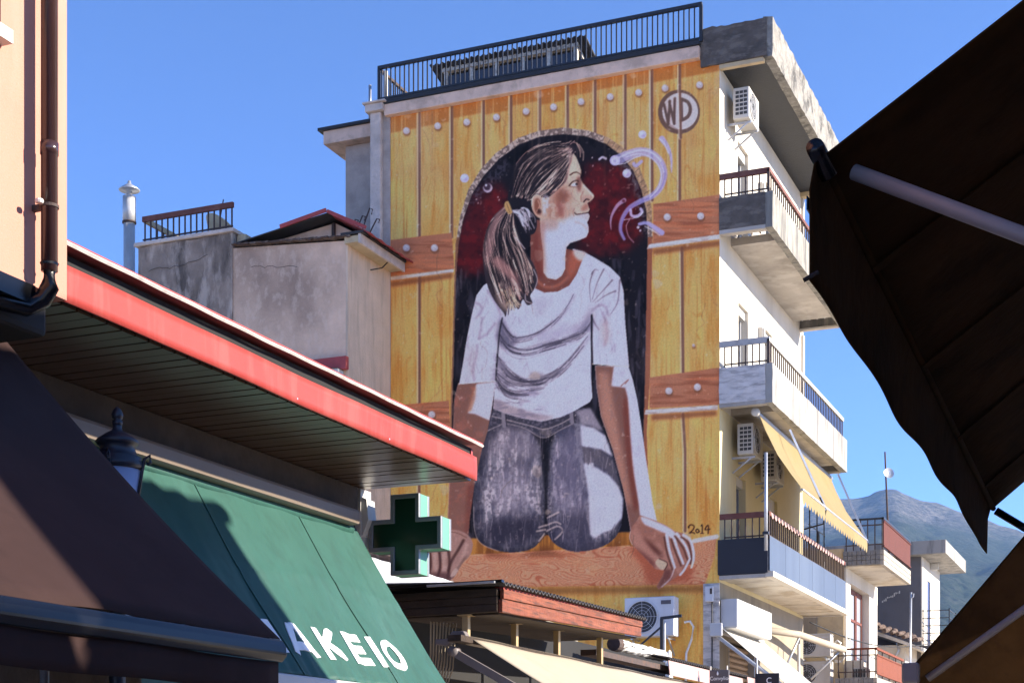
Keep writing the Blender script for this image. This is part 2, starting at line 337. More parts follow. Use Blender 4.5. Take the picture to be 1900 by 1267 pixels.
def paint_mural(sc):
    p = Paint(700, 85, 1348, 1275, sc); R = p.r
    XX, YY = np.meshgrid(p.X, p.Y)
    n1 = p.noise(26, 90); n2 = p.noise(5, 70, 3); n3 = p.noise(60, 60); fine = p.noise(4, 4, 2); mid = p.noise(14, 14, 3)
    # --- boards
    gaps = [700, 777, 837, 896, 947, 1000.5, 1052, 1103, 1159, 1208, 1260, 1360]
    low = np.clip((YY-330)/350, 0, 1)[..., None]
    base = np.array((198, 164, 112))*(1-low)+np.array((206, 168, 108))*low
    p.c = base.astype(np.float32)*np.ones((p.H, p.W, 1), np.float32)
    for i in range(len(gaps)-1):
        a, b = gaps[i], gaps[i+1]
        m = ((XX >= a) & (XX < b)).astype(np.float32)
        p.lay(m, (215, 176, 105) if R.rand() > .5 else (176, 132, 66), .22*R.rand()+.05)
    p.lay(np.clip((n2-.54)*5, 0, 1), (170, 124, 64), .42)
    p.lay(np.clip((n1-.55)*6, 0, 1), (176, 122, 56), .3)
    p.lay(np.clip((.42-n1)*6, 0, 1), (222, 184, 112), .45)
    p.lay(np.clip((p.noise(3, 120, 2)-.64)*6, 0, 1), (128, 86, 44), .28)
    p.lay(np.clip((n3-.55)*4, 0, 1)*np.clip((500-YY)/200, 0, 1), (166, 136, 92), .4)
    # wandering grain lines
    wob = p.noise(40, 120, 2)
    g = np.sin((XX+wob*55)*1.05)
    p.lay(np.clip((g-.72)*4, 0, 1)*np.clip((mid-.45)*5, 0, 1), (146, 98, 46), .3)
    # weathered right rim
    p.lay(np.clip((XX-1310)/26, 0, 1)*np.clip((330-YY)/200, 0, 1)*np.clip(mid*1.7-.3, 0, 1), (150, 140, 128), .8)
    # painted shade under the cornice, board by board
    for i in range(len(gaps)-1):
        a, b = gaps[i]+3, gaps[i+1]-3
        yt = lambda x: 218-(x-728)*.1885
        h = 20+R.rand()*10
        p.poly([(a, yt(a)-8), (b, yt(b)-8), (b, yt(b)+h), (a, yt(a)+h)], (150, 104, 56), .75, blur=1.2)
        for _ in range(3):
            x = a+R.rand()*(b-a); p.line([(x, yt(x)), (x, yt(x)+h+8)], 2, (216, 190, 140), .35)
    def gapline(pts, w=5.):
        p.line(pts, w+2.5, (214, 202, 186), .55, 1.2, False)
        p.line([(x+1.4, y) for x, y in pts], w, (112, 90, 80), .95, 1.2, False)
    for x in gaps[1:-1]:
        gapline([(x, 95), (x, 420 if x < 1208 else 372)])
    gapline([(777, 420), (777, 720), (776, 1100)]); gapline([(837, 420), (837, 440)])
    gapline([(1208, 95), (1209, 372)]); gapline([(1264, 460), (1266, 690)], 5.5); gapline([(1266, 768), (1270, 840), (1270, 985)], 5)
    # --- the round-headed opening
    outer = [(833, 1020), (833, 880), (838, 700), (843, 520), (846, 450), (854, 400), (869, 352), (891, 316), (920, 284), (960, 257), (1000, 243),
             (1045, 237), (1090, 242), (1130, 256), (1160, 278), (1185, 308), (1200, 345), (1209, 385), (1211, 440), (1209, 520), (1206, 700), (1200, 800), (1203, 900), (1206, 1005)]
    inner = [(836, 1020), (836, 880), (841, 700), (846, 520), (851, 452), (860, 405), (876, 360), (898, 326), (926, 295), (964, 268), (1002, 254),
             (1045, 249), (1087, 253), (1124, 267), (1152, 288), (1175, 317), (1190, 352), (1199, 390), (1202, 440), (1200, 520), (1197, 700), (1194, 800), (1197, 900), (1198, 1005)]
    p.poly(outer, (178, 168, 160)); om = p.mask(outer); op = p.mask(inner)
    p.lay(om*(1-op)*np.clip((fine-.42)*8, 0, 1)*(YY < 560), (100, 92, 88), .8)
    p.lay(om*(1-op)*(XX > 1120)*(YY < 420), (168, 140, 102), .6)
    p.lay(om*(1-op)*(YY > 440)*(XX > 1100), (140, 96, 74), 1.)
    p.lay(om*(1-op)*(YY > 440)*(XX < 900), (122, 92, 72), .9)
    for i in range(46):
        k = i/45.*(len(outer)-11)+5
        j = int(k); f = k-j
        if j+1 < len(outer):
            o = np.array(outer[j])*(1-f)+np.array(outer[j+1])*f; q = np.array(inner[j])*(1-f)+np.array(inner[j+1])*f
            if o[1] < 420: p.line([o+(o-q)*(R.rand()*.3 if R.rand() > .8 else -.1), q+(o-q)*R.rand()*.4], 1.2, (70, 62, 60), .55, 1, False)
    p.lay(op, (30, 29, 37))
    p.lay(op*np.clip((p.noise(9, 60, 3)-.55)*6, 0, 1)*(YY > 480), (78, 80, 94), .55)
    p.lay(op*np.clip((p.noise(14, 30, 3)-.58)*7, 0, 1), (10, 10, 16), .8)
    red = p.mask([(842, 470), (862, 400), (890, 352), (925, 345), (945, 380), (925, 440), (905, 500), (850, 505)], True, 9)+p.mask([(1085, 318), (1120, 304), (1160, 310), (1182, 350), (1190, 400), (1182, 450), (1130, 470), (1070, 462), (1090, 420)], True, 8)
    p.lay(op*np.clip(red, 0, 1), (84, 28, 32), .92)
    p.lay(op*np.clip(red, 0, 1)*np.clip((mid-.5)*5, 0, 1), (112, 34, 38), .6)
    p.lay(op*np.clip(red, 0, 1)*np.clip((.42-mid)*5, 0, 1), (48, 20, 26), .6)
    ru = p.mask([(1150, 300), (1175, 318), (1196, 380), (1200, 440), (1188, 420), (1180, 360)], True, 3)
    p.lay(op*ru*np.clip((fine-.35)*5, 0, 1), (98, 98, 106), .7)
    p.lay(op*p.mask([(868, 370), (900, 330), (935, 295), (942, 318), (910, 345), (880, 380)], True, 4)*np.clip((fine-.4)*4, 0, 1), (86, 88, 102), .6)
    for _ in range(150):
        x = R.choice([845+R.rand()*60, 1165+R.rand()*34]); y = 500+R.rand()*470; L = 6+R.rand()*34
        p.line([(x, y), (x+R.randn()*2, y+L)], 1.5+R.rand()*5, (92, 92, 104) if R.rand() > .5 else (14, 14, 20), .15+.35*R.rand(), 1.5, clip=op)
    # --- cross boards and their bolts
    def bolt(x, y, r=6.3):
        p.dot(x+.8, y+3, r+1, (92, 70, 52), .55, 3); p.dot(x, y, r, (172, 170, 176)); p.dot(x-1, y-1.5, r*.62, (202, 200, 206), .9, 2.5)
        p.line([(x-2, y-2), (x+2, y+2)], 1, (128, 126, 134), .6)
    def board(q, strip, sh):
        m = p.poly(q, (158, 116, 92))
        p.lay(m*np.clip((p.noise(60, 5, 3)-.5)*6, 0, 1), (128, 82, 62), .6)
        p.lay(m*np.clip((p.noise(70, 7, 2)-.55)*6, 0, 1), (190, 130, 96), .5)
        p.poly(strip, (205, 201, 198)); p.line([strip[0], strip[1]], 1.2, (120, 96, 80), .6)
        p.lay(p.mask(strip)*np.clip((p.noise(20, 3, 2)-.5)*7, 0, 1), (150, 146, 146), .6)
        p.poly(sh, (118, 82, 60), .8, blur=2.5)
    board([(1212, 379), (1337, 361), (1339, 435), (1212, 453)], [(1205, 453), (1340, 434), (1340, 443), (1200, 462)], [(1212, 462), (1340, 445), (1340, 456), (1212, 473)])
    board([(720, 446), (838, 432), (843, 498), (720, 513)], [(720, 514), (842, 499), (842, 505), (720, 521)], [(724, 522), (840, 506), (840, 516), (724, 533)])
    board([(1206, 700), (1340, 681), (1340, 750), (1205, 757)], [(1198, 760), (1332, 751), (1332, 760), (1196, 769)], [(1208, 769), (1330, 761), (1330, 771), (1208, 780)])
    board([(720, 753), (833, 743), (836, 813), (720, 824)], [(720, 825), (836, 814), (836, 819), (720, 831)], [(724, 832), (834, 820), (834, 828), (724, 840)])
    for x, y in [(1238, 403), (1300, 401), (754, 460), (806, 460), (1241, 725), (1294, 718), (801, 769), (748, 774)]: bolt(x, y, 6.6)
    for x, y in [(754, 243), (812, 234), (866, 227), (921, 218), (976, 207), (1027, 199), (1078, 189), (1132, 180), (1185, 172), (1234, 164), (1298, 158)]: bolt(x, y)
    bolt(1287, 641, 2.5)
    # --- maker's roundel: two letters in a ring
    p.poly([(1260+39*math.cos(t*.2094), 208+41*math.sin(t*.2094)) for t in range(30)], (100, 86, 80), .95, True)
    p.poly([(1262+33*math.cos(t*.2094), 207+34*math.sin(t*.2094)) for t in range(30)], (203, 193, 193), .95, True)
    p.poly([(1236, 214), (1239, 240), (1262, 249), (1262, 242), (1243, 230)], (100, 86, 80), .35)
    ink = (98, 86, 82)
    for a, b in (((1232, 194), (1240, 230)), ((1240, 230), (1243, 188)), ((1242, 190), (1251, 230)), ((1251, 230), (1252, 183))): p.line([a, b], 5, ink, 1, 1, False)
    p.line([(1263, 184), (1276, 190), (1281, 203), (1276, 217), (1263, 224)], 6.5, ink)
    p.line([(1265, 186), (1266, 222)], 3.5, ink, 1, 1, False)
    gapline([(1260, 160), (1262, 256)], 4.5)
    # --- sill board with curling grain
    sill = [(832, 1031), (1000, 1022), (1165, 1012), (1180, 1014), (1283, 1003), (1330, 994), (1326, 1030), (1308, 1084), (1130, 1086), (925, 1089), (780, 1092), (780, 1040)]
    p.poly([(836, 1000), (1206, 985), (1206, 1016), (836, 1033)], (172, 128, 66), 1., blur=1.)
    p.lay(p.mask([(836, 1000), (1206, 985), (1206, 1016), (836, 1033)])*np.clip((n2-.45)*5, 0, 1), (120, 82, 42), .7)
    sm = p.poly(sill, (194, 148, 120))
    fld = p.noise(110, 46, 3)*9+p.noise(300, 30, 1)*7
    ln = np.abs(((fld*2.6) % 1.)-.5)*2
    p.lay(sm*np.clip((.42-ln)*4, 0, 1), (156, 94, 70), .75)
    p.lay(sm*np.clip((p.noise(50, 20, 2)-.5)*4, 0, 1), (214, 146, 110), .4)
    p.poly([(1165, 1016), (1190, 1014), (1240, 1050), (1290, 1050), (1280, 1078), (1200, 1083), (1192, 1050)], (150, 92, 70), .8, blur=4, clip=sm)
    p.line([(838, 1031), (1000, 1023), (1168, 1012)], 1.6, (222, 164, 128), .8)
    p.line([(1288, 1003), (1330, 995)], 8, (206, 198, 196), .9, 1.5)
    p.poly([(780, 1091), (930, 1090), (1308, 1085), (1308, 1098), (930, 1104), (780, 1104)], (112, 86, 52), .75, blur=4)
    # --- jeans
    TL = [(915, 760), (901, 811), (884, 876), (878, 925), (880, 981), (893, 1007), (924, 1021), (958, 1024), (989, 1016), (1006, 996), (1013, 973), (1013, 900), (1012, 853), (1030, 800), (1000, 775), (950, 765)]
    TR = [(1012, 853), (1014, 967), (1023, 1001), (1046, 1018), (1072, 1023), (1108, 1017), (1137, 1001), (1151, 976), (1157, 925), (1145, 876), (1131, 825), (1114, 791), (1094, 762), (1074, 758), (1040, 775), (1015, 800)]
    p.poly([(900, 1015), (960, 1032), (1010, 1012), (1040, 1026), (1110, 1026), (1150, 1000), (1150, 1015), (1040, 1034), (900, 1034)], (92, 60, 40), .55, blur=4)
    vm = p.noise(7, 26, 3); vb = p.noise(12, 40, 3)
    for T in (TL, TR):
        m = p.poly(T, (122, 126, 138), 1, True)
        p.lay(m*np.clip((vm-.48)*6, 0, 1), (198, 198, 204), .8)
        p.lay(m*np.clip((.47-vb)*6, 0, 1), (64, 68, 88), .75)
        p.lay(m*np.clip((fine-.52)*6, 0, 1), (78, 78, 92), .6)
        p.lay(m*(1-p.mask(T, True, 13)), (26, 28, 40), 1.35)
    ml, mr = p.mask(TL, True), p.mask(TR, True)
    p.poly([(1012, 905), (1003, 830), (985, 800), (1008, 806), (1032, 800), (1020, 830), (1015, 905)], (20, 21, 28), .92, False, 2.5)
    p.poly([(900, 820), (912, 790), (950, 782), (985, 795), (975, 800), (930, 800), (912, 830), (890, 880)], (40, 42, 56), .75, True, 5, clip=ml)
    p.poly([(915, 965), (950, 955), (1000, 960), (1005, 985), (970, 1012), (915, 1008), (895, 990)], (52, 53, 68), .9, True, 8, clip=ml)
    p.poly([(922, 880), (960, 865), (985, 900), (980, 945), (930, 950), (912, 920)], (168, 166, 178), .5, True, 12, clip=ml)
    p.poly([(916, 800), (960, 788), (990, 810), (1000, 850), (930, 850), (900, 850)], (160, 156, 166), .45, True, 12, clip=ml)
    p.poly([(1040, 950), (1090, 952), (1096, 1000), (1140, 995), (1120, 1020), (1040, 1022), (1022, 990)], (62, 64, 82), .75, True, 6, clip=mr)
    p.poly([(1030, 830), (1075, 800), (1080, 870), (1088, 950), (1040, 950), (1022, 920)], (128, 128, 148), .5, True, 8, clip=mr)
    up = p.poly([(1077, 789), (1100, 793), (1123, 808), (1136, 846), (1114, 833), (1080, 827)], (203, 207, 218), .95, clip=mr, blur=1.6)
    lo = p.poly([(1083, 860), (1108, 868), (1130, 882), (1146, 900), (1156, 925), (1154, 960), (1137, 981), (1115, 990), (1103, 998), (1095, 991), (1092, 910)], (204, 209, 220), .95, clip=mr, blur=1.6)
    p.lay((up+lo)*np.clip((mid-.5)*5, 0, 1), (180, 186, 204), .5)
    p.poly([(1080, 828), (1114, 834), (1138, 856), (1150, 900), (1142, 890), (1125, 872), (1100, 858), (1084, 858)], (92, 92, 102), .85, clip=mr, blur=1)
    p.line([(1012, 830), (1013, 900), (1013, 975)], 5, (28, 28, 36), .9, 3); p.line([(1012, 815), (1013, 870)], 11, (26, 26, 34), .8, 7)
    for a in ([(1012, 975), (1030, 968), (1040, 972)], [(1014, 985), (1034, 976), (1044, 985), (1030, 1000)], [(1000, 978), (1012, 974)], [(996, 985), (1012, 982)], [(1016, 960), (1036, 950)], [(1010, 990), (1000, 1003)]):
        p.line(a, 3, (196, 188, 182), .7, 2); p.line([(x+1, y+3) for x, y in a], 2, (60, 60, 72), .5, 2)
    for x in (1135, 1142, 1147): p.line([(x, 985), (x+6, 972)], 1.5, (88, 92, 110), .7)
    p.line([(879, 940), (881, 985), (893, 1008), (925, 1022)], 1.6, (176, 172, 170), .6)
    # waistband
    wb = [(915, 758), (940, 768), (975, 778), (1005, 783), (1035, 776), (1062, 762), (1094, 756), (1116, 795), (1092, 782), (1060, 786), (1030, 802), (1008, 812), (985, 800), (940, 786), (905, 800)]
    p.poly(wb, (66, 68, 80)); p.lay(p.mask(wb)*np.clip((fine-.5)*5, 0, 1), (118, 118, 130), .6)
    p.poly([(1070, 762), (1096, 757), (1120, 800), (1098, 790), (1078, 786)], (158, 158, 168), .8, blur=2)
    p.line([(913, 772), (945, 780), (985, 790), (1010, 796), (1040, 786), (1068, 770)], 2.2, (170, 166, 166), .75)
    p.line([(903, 800), (920, 792), (940, 786), (975, 795), (1008, 812), (1040, 797), (1062, 786)], 2, (160, 156, 158), .7)
    for x, y in ((935, 778), (1061, 771)): p.line([(x-1, y-10), (x+1, y+12)], 8, (128, 128, 138), 1, 1.5); p.line([(x+3, y-10), (x+5, y+12)], 2, (50, 50, 60), .9)
    for _ in range(700):
        t = ml if R.rand() > .5 else mr
        x = 885+R.rand()*270; y = 800+R.rand()*200
        p.line([(x, y), (x+R.randn()*2, y+6+R.rand()*22)], 1.2, (196, 192, 198) if R.rand() > .5 else (62, 64, 84), (.15+.3*R.rand()), 1.2, clip=t*(1-np.clip(up+lo, 0, 1)))
    # --- arms
    AR = [(1104, 678), (1107, 720), (1115, 772), (1137, 834), (1148, 876), (1157, 910), (1165, 955), (1171, 990), (1225, 985), (1219, 967), (1211, 933), (1199, 854), (1190, 790), (1182, 740), (1174, 705), (1166, 680)]
    ar = p.poly(AR, (208, 208, 219))
    p.lay(ar*np.clip((mid-.55)*5, 0, 1), (180, 182, 200), .6)
    br = [(1104, 678), (1139, 680), (1134, 716), (1160, 719), (1165, 740), (1169, 811), (1175, 876), (1185, 933), (1189, 965), (1192, 990), (1171, 990), (1157, 910), (1137, 834), (1115, 772), (1107, 720)]
    b_ = p.poly(br, (126, 97, 87), 1, blur=1.2, clip=ar)
    p.poly([(1110, 690), (1128, 690), (1140, 760), (1158, 860), (1172, 940), (1160, 930), (1135, 830), (1116, 770)], (176, 140, 122), .8, blur=4, clip=ar)
    p.poly([(1160, 720), (1166, 760), (1172, 850), (1184, 940), (1178, 950), (1164, 860), (1156, 760)], (112, 62, 52), .75, blur=2.5, clip=ar)
    p.line([(1160, 712), (1166, 704), (1152, 716)], 2, (120, 80, 70), .7)
    AL = [(851, 710), (844, 742), (841, 800), (838, 850), (834, 900), (831, 960), (829, 990), (869, 996), (872, 960), (880, 900), (893, 838), (904, 802), (912, 762), (920, 708)]
    al = p.poly(AL, (128, 99, 89))
    p.lay(al*np.clip((mid-.5)*4, 0, 1), (166, 114, 98), .5)
    p.poly([(884, 712), (920, 708), (912, 762), (908, 780), (882, 768), (868, 766), (876, 740)], (205, 204, 214), 1, clip=al, blur=1)
    p.poly([(878, 722), (884, 716), (882, 740), (874, 764), (866, 764)], (160, 120, 96), .8, clip=al, blur=2)
    p.poly([(868, 900), (880, 896), (872, 990), (862, 990)], (110, 66, 58), .7, blur=4, clip=al)
    p.line([(850, 714), (843, 745), (841, 800), (834, 900), (830, 980)], 2, (172, 140, 130), .6)
    # --- hands
    LH = [(832, 985), (850, 983), (868, 992), (876, 1003), (877, 1014), (872, 1030), (858, 1045), (846, 1066), (838, 1074), (826, 1082), (806, 1078), (788, 1072), (770, 1070), (770, 1020), (790, 1012), (815, 1010), (830, 1000)]
    lh = p.poly(LH, (154, 130, 122), 1, True)
    p.lay(lh*np.clip((mid-.5)*5, 0, 1), (182, 160, 154), .5)
    for a in ([(797, 1022), (799, 1045), (796, 1066)], [(815, 1022), (817, 1048), (813, 1068)], [(832, 1020), (834, 1045), (831, 1070)], [(860, 1002), (850, 1020), (838, 1040), (832, 1058)]):
        p.line(a, 5, (70, 48, 46), .85, 3, clip=lh)
    for a in ([(806, 1024), (808, 1058)], [(824, 1022), (824, 1056)], [(788, 1022), (788, 1060)], [(866, 1010), (858, 1034), (848, 1056)]): p.line(a, 6, (190, 168, 160), .55, 5, clip=lh)
    p.poly([(786, 1064), (830, 1062), (842, 1072), (826, 1082), (790, 1076)], (84, 62, 66), .75, True, 3, clip=lh)
    p.poly([(860, 1034), (868, 1030), (850, 1058), (842, 1062)], (96, 76, 68), .75, blur=2, clip=lh)
    p.poly([(838, 1062), (845, 1054), (850, 1058), (842, 1068), (836, 1069)], (186, 166, 158), .9, True)
    p.line([(834, 986), (850, 989), (866, 997)], 2, (116, 84, 72), .7)
    p.line([(838, 1075), (842, 1081), (836, 1078)], 1.6, (220, 206, 200), .8)
    RH = [(1188, 955), (1216, 965), (1235, 974), (1254, 986), (1271, 989), (1279, 996), (1285, 1011), (1288, 1030), (1285, 1048), (1279, 1046), (1266, 1062), (1254, 1070), (1242, 1079), (1232, 1086), (1222, 1094), (1218, 1087), (1228, 1070), (1233, 1058), (1216, 1055), (1203, 1041), (1186, 1023), (1173, 1010), (1168, 996), (1171, 980)]
    rh = p.poly(RH, (148, 112, 98), 1)
    p.lay(rh*np.clip((mid-.48)*5, 0, 1), (172, 140, 126), .55)
    p.poly([(1170, 988), (1184, 984), (1200, 1008), (1228, 1034), (1236, 1046), (1228, 1058), (1214, 1052), (1180, 1016)], (172, 138, 124), .7, True, 3, clip=rh)
    p.poly([(1190, 1022), (1200, 1030), (1214, 1042), (1214, 1054), (1196, 1036), (1178, 1016)], (96, 54, 52), .7, True, 3, clip=rh)
    p.poly([(1194, 996), (1206, 1006), (1224, 1022), (1228, 1034), (1210, 1018)], (78, 44, 38), .85, True, 3, clip=rh)
    p.poly([(1216, 1044), (1223, 1036), (1238, 1044), (1233, 1055), (1226, 1056)], (206, 172, 152), 1, True)
    p.line([(1223, 1036), (1238, 1044), (1233, 1057)], 1.5, (42, 30, 30), .9)
    p.poly([(1190, 958), (1216, 967), (1240, 978), (1254, 990), (1246, 998), (1236, 990), (1214, 980), (1196, 972)], (206, 206, 216), .95, True, 1.2)
    for a in ([(1237, 992), (1242, 1020), (1252, 1052)], [(1250, 996), (1258, 1020), (1268, 1045)], [(1256, 990), (1272, 1012), (1280, 1034)], [(1268, 992), (1281, 1002), (1287, 1026), (1286, 1042)]):
        p.line(a, 5.5, (208, 207, 216), .95, 1.5, w2=4)
        p.line([(x-4.5, y+4) for x, y in a], 3, (74, 50, 46), .75, 2, clip=rh)
    p.line([(1252, 1052), (1244, 1072), (1228, 1088)], 2, (205, 200, 206), .8); p.line([(1280, 1036), (1270, 1056), (1262, 1066)], 4, (206, 204, 212), .9)
    p.poly([(1233, 1056), (1246, 1056), (1244, 1072), (1228, 1086), (1220, 1090), (1228, 1072)], (96, 64, 62), .7, blur=2, clip=rh)
    p.line([(1286, 1042), (1283, 1052)], 4, (222, 214, 200), .9)
    p.line([(1170, 985), (1168, 997), (1173, 1010)], 1.5, (206, 196, 196), .7)
    # --- shirt
    SH = [(1062, 462), (1084, 468), (1106, 480), (1132, 496), (1150, 514), (1157, 540), (1160, 600), (1164, 645), (1167, 680), (1134, 678), (1099, 675), (1098, 620), (1097, 660), (1097, 700), (1099, 738), (1094, 746), (1066, 762), (1040, 774), (1005, 782), (965, 775), (935, 766), (915, 758), (918, 720), (921, 660), (930, 596), (924, 640), (919, 708), (885, 710), (852, 713), (858, 680), (866, 630), (874, 590), (884, 548), (897, 530), (912, 520), (960, 515), (990, 532), (1010, 542), (1035, 540), (1056, 529), (1070, 508), (1079, 484)]
    sh = p.poly(SH, (211, 211, 221))
    p.lay(sh*np.clip((p.noise(30, 30, 3)-.52)*5, 0, 1), (190, 192, 208), .6)
    p.lay(sh*np.clip((p.noise(12, 20, 2)-.62)*6, 0, 1), (170, 172, 192), .35)
    gr, dk = (122, 122, 142), (66, 66, 80)
    def fold(a, w, col=gr, al=.7, soft=4, w2=None): p.line(a, w, col, al, soft, clip=sh, w2=w2)
    F1 = [(930, 596), (944, 618), (959, 627), (991, 620), (1020, 602), (1040, 584), (1055, 564), (1064, 546)]
    F2 = [(927, 620), (945, 643), (975, 650), (1018, 639), (1066, 624), (1085, 612), (1097, 596)]
    F3 = [(923, 660), (950, 690), (980, 706), (1015, 699), (1045, 678), (1068, 652), (1090, 624)]
    F4 = [(921, 684), (950, 706), (985, 712), (1010, 708), (1034, 690)]
    F5 = [(920, 700), (935, 722), (960, 731), (990, 728)]
    for f, w in ((F1, 9), (F2, 15), (F3, 14), (F4, 10)): fold([(x, y+3) for x, y in f], w, gr, .38, 8)
    for f in (F1, F2, F3, F4): fold(f, 2.4, dk, .8, 1.6, 1)
    fold([(x, y-5) for x, y in F2], 4, (228, 228, 236), .7, 3); fold([(x, y-6) for x, y in F3], 5, (226, 227, 236), .7, 3); fold([(x+6, y+6) for x, y in F4], 4, (226, 226, 234), .7, 3)
    fold(F5, 14, gr, .55, 10); fold([(x, y-4) for x, y in F5], 2, dk, .5, 2)
    p.poly([(930, 590), (945, 618), (960, 630), (950, 646), (926, 640), (922, 610)], (70, 72, 92), .7, True, 5, clip=sh)
    p.poly([(1098, 560), (1097, 604), (1076, 622), (1060, 622), (1080, 600), (1092, 576)], (88, 90, 112), .65, True, 6, clip=sh)
    p.poly([(990, 640), (1010, 618), (1060, 600), (1080, 606), (1050, 624), (1000, 642)], (150, 150, 170), .5, True, 6, clip=sh)
    p.poly([(922, 660), (948, 690), (980, 706), (960, 712), (930, 700)], (92, 92, 106), .6, True, 4, clip=sh)
    p.poly([(985, 690), (1015, 695), (1030, 690), (1012, 704), (985, 710)], (100, 98, 106), .6, True, 3, clip=sh)
    p.poly([(1000, 552), (1012, 550), (1018, 566), (1004, 588), (990, 580)], (140, 142, 162), .45, True, 6, clip=sh)
    p.poly([(918, 740), (950, 752), (1000, 768), (1030, 772), (1000, 782), (950, 772), (915, 762)], (140, 132, 136), .65, True, 3, clip=sh)
    p.lay(sh*p.mask([(918, 655), (960, 700), (1000, 712), (1000, 780), (918, 765)], True, 8)*np.clip((p.noise(16, 4, 2)-.5)*5, 0, 1), (120, 120, 136), .55)
    for a in ([(1100, 505), (1094, 530), (1096, 560)], [(1120, 500), (1108, 525), (1099, 556)], [(1136, 520), (1118, 540), (1100, 560)], [(1142, 540), (1124, 548), (1104, 562)], [(1098, 588), (1106, 604), (1112, 612)], [(1150, 520), (1146, 560), (1132, 584)], [(1098, 508), (1104, 500), (1110, 502)]):
        fold(a, 3.5, (98, 94, 106), .7, 2, 1)
    for a in ([(1100, 575), (1112, 566), (1124, 570), (1128, 585)], [(1122, 590), (1126, 620), (1122, 640)], [(1118, 580), (1126, 600)], [(880, 560), (895, 572), (884, 590)], [(894, 590), (892, 612), (888, 628)], [(886, 640), (884, 660), (876, 690)], [(878, 690), (880, 705)], [(890, 628), (905, 618), (918, 600)], [(905, 540), (918, 560), (930, 584)]):
        fold(a, 5, (142, 138, 156), .6, 4)
    p.poly([(868, 650), (880, 640), (884, 660), (876, 700), (866, 690)], (176, 168, 176), .6, True, 5, clip=sh); p.poly([(1112, 600), (1130, 596), (1132, 636), (1118, 640)], (182, 166, 168), .7, True, 5, clip=sh)
    fold([(932, 590), (926, 625), (920, 706)], 3, (40, 40, 50), .85, 1.6); fold([(1098, 585), (1098, 640), (1099, 676)], 4, (30, 30, 40), .9, 1.6)
    for f, n, sp_ in ((F1, 34, 7), (F2, 90, 12), (F3, 120, 13), (F4, 80, 9), (F5, 60, 11)):
        q = p.spline(f, 8)
        for _ in range(n):
            i = R.randint(0, max(1, len(q)-14)); L_ = R.randint(5, 14); off = abs(R.randn())*sp_*.6*(1 if R.rand() > .3 else -.4)
            p.line(q[i:i+L_]+np.array((0, off)), .8+R.rand()*1.6, (60, 60, 74) if R.rand() > .3 else (228, 228, 236), .12+.38*R.rand(), 1.2, False, clip=sh)
    for _ in range(150):
        x, y = (R.choice([868+R.rand()*40, 1102+R.rand()*50, 925+R.rand()*60]), 0); y = 520+R.rand()*170 if x < 1000 else 500+R.rand()*160
        p.line([(x, y), (x+R.randn()*4, y+4+R.rand()*14)], 1+R.rand()*2, (120, 118, 136), .1+.25*R.rand(), 2, clip=sh)
    p.line([(851, 712), (885, 709), (919, 707)], 1.6, (228, 218, 206), .9); p.line([(1099, 675), (1134, 678), (1167, 680)], 1.6, (226, 216, 200), .9)
    p.line([(1100, 738), (1096, 690), (1098, 640)], 1.4, (90, 90, 100), .5)
    # --- neck, throat, face
    NK = [(985, 405), (1005, 410), (1052, 440), (1051, 462), (1062, 464), (1086, 470), (1079, 486), (1070, 509), (1056, 530), (1035, 541), (1010, 543), (990, 534), (985, 500), (984, 450)]
    nk = p.poly(NK, (118, 78, 68), 1)
    p.poly([(1058, 468), (1082, 472), (1074, 496), (1056, 520), (1052, 500)], (168, 106, 84), .8, True, 4, clip=nk); p.poly([(1064, 464), (1088, 470), (1080, 484), (1068, 478)], (212, 196, 190), .9, True, 2)
    p.line([(996, 520), (1012, 532), (1034, 530), (1052, 516)], 5, (168, 112, 92), .7, 5, clip=nk)
    p.poly([(990, 440), (1006, 440), (1010, 500), (1004, 515), (994, 500)], (112, 58, 50), .7, True, 3, clip=nk)
    FC = [(1062, 282), (1069, 292), (1075, 306), (1079, 319), (1077, 330), (1081, 339), (1090, 350), (1102, 361), (1102, 367), (1096, 374), (1090, 377), (1092, 383), (1094, 389), (1091, 395), (1094, 401), (1092, 408), (1089, 413), (1092, 421), (1092, 430), (1088, 440), (1074, 446), (1058, 451), (1051, 459), (1049, 475), (1049, 498), (1042, 512), (1032, 519), (1016, 516), (1008, 505), (1008, 470), (1004, 440), (1002, 410), (1000, 372), (1020, 350), (1040, 320), (1050, 295)]
    fc = p.poly(FC, (203, 178, 160))
    p.poly([(1000, 420), (1040, 408), (1062, 402), (1094, 408), (1094, 432), (1088, 442), (1058, 452), (1050, 462), (1049, 500), (1032, 520), (1012, 510), (1008, 450)], (207, 210, 222), 1, True, 6, clip=fc)
    p.lay(fc*p.mask([(1012, 440), (1090, 420), (1050, 500), (1014, 500)], True, 6)*np.clip((mid-.5)*4, 0, 1), (188, 192, 210), .6)
    p.poly([(1016, 372), (1038, 350), (1056, 346), (1060, 370), (1058, 396), (1044, 408), (1022, 410), (1010, 398)], (160, 122, 104), .75, True, 6, clip=fc)
    p.lay(fc*p.mask([(1016, 372), (1038, 350), (1056, 346), (1064, 370), (1066, 396), (1044, 416), (1014, 420)], True, 5)*np.clip((p.noise(7, 9, 2)-.48)*6, 0, 1), (206, 182, 168), .6)
    p.poly([(1034, 352), (1050, 352), (1056, 366), (1044, 378), (1032, 372)], (122, 84, 72), .7, True, 4, clip=fc); p.poly([(1034, 375), (1044, 380), (1048, 398), (1040, 402), (1034, 392)], (134, 90, 84), .7, True, 3, clip=fc)
    p.poly([(1048, 382), (1058, 384), (1056, 398), (1046, 398)], (200, 164, 150), .7, True, 3, clip=fc); p.poly([(1014, 410), (1030, 408), (1036, 424), (1022, 430), (1010, 424)], (166, 146, 138), .7, True, 4, clip=fc)
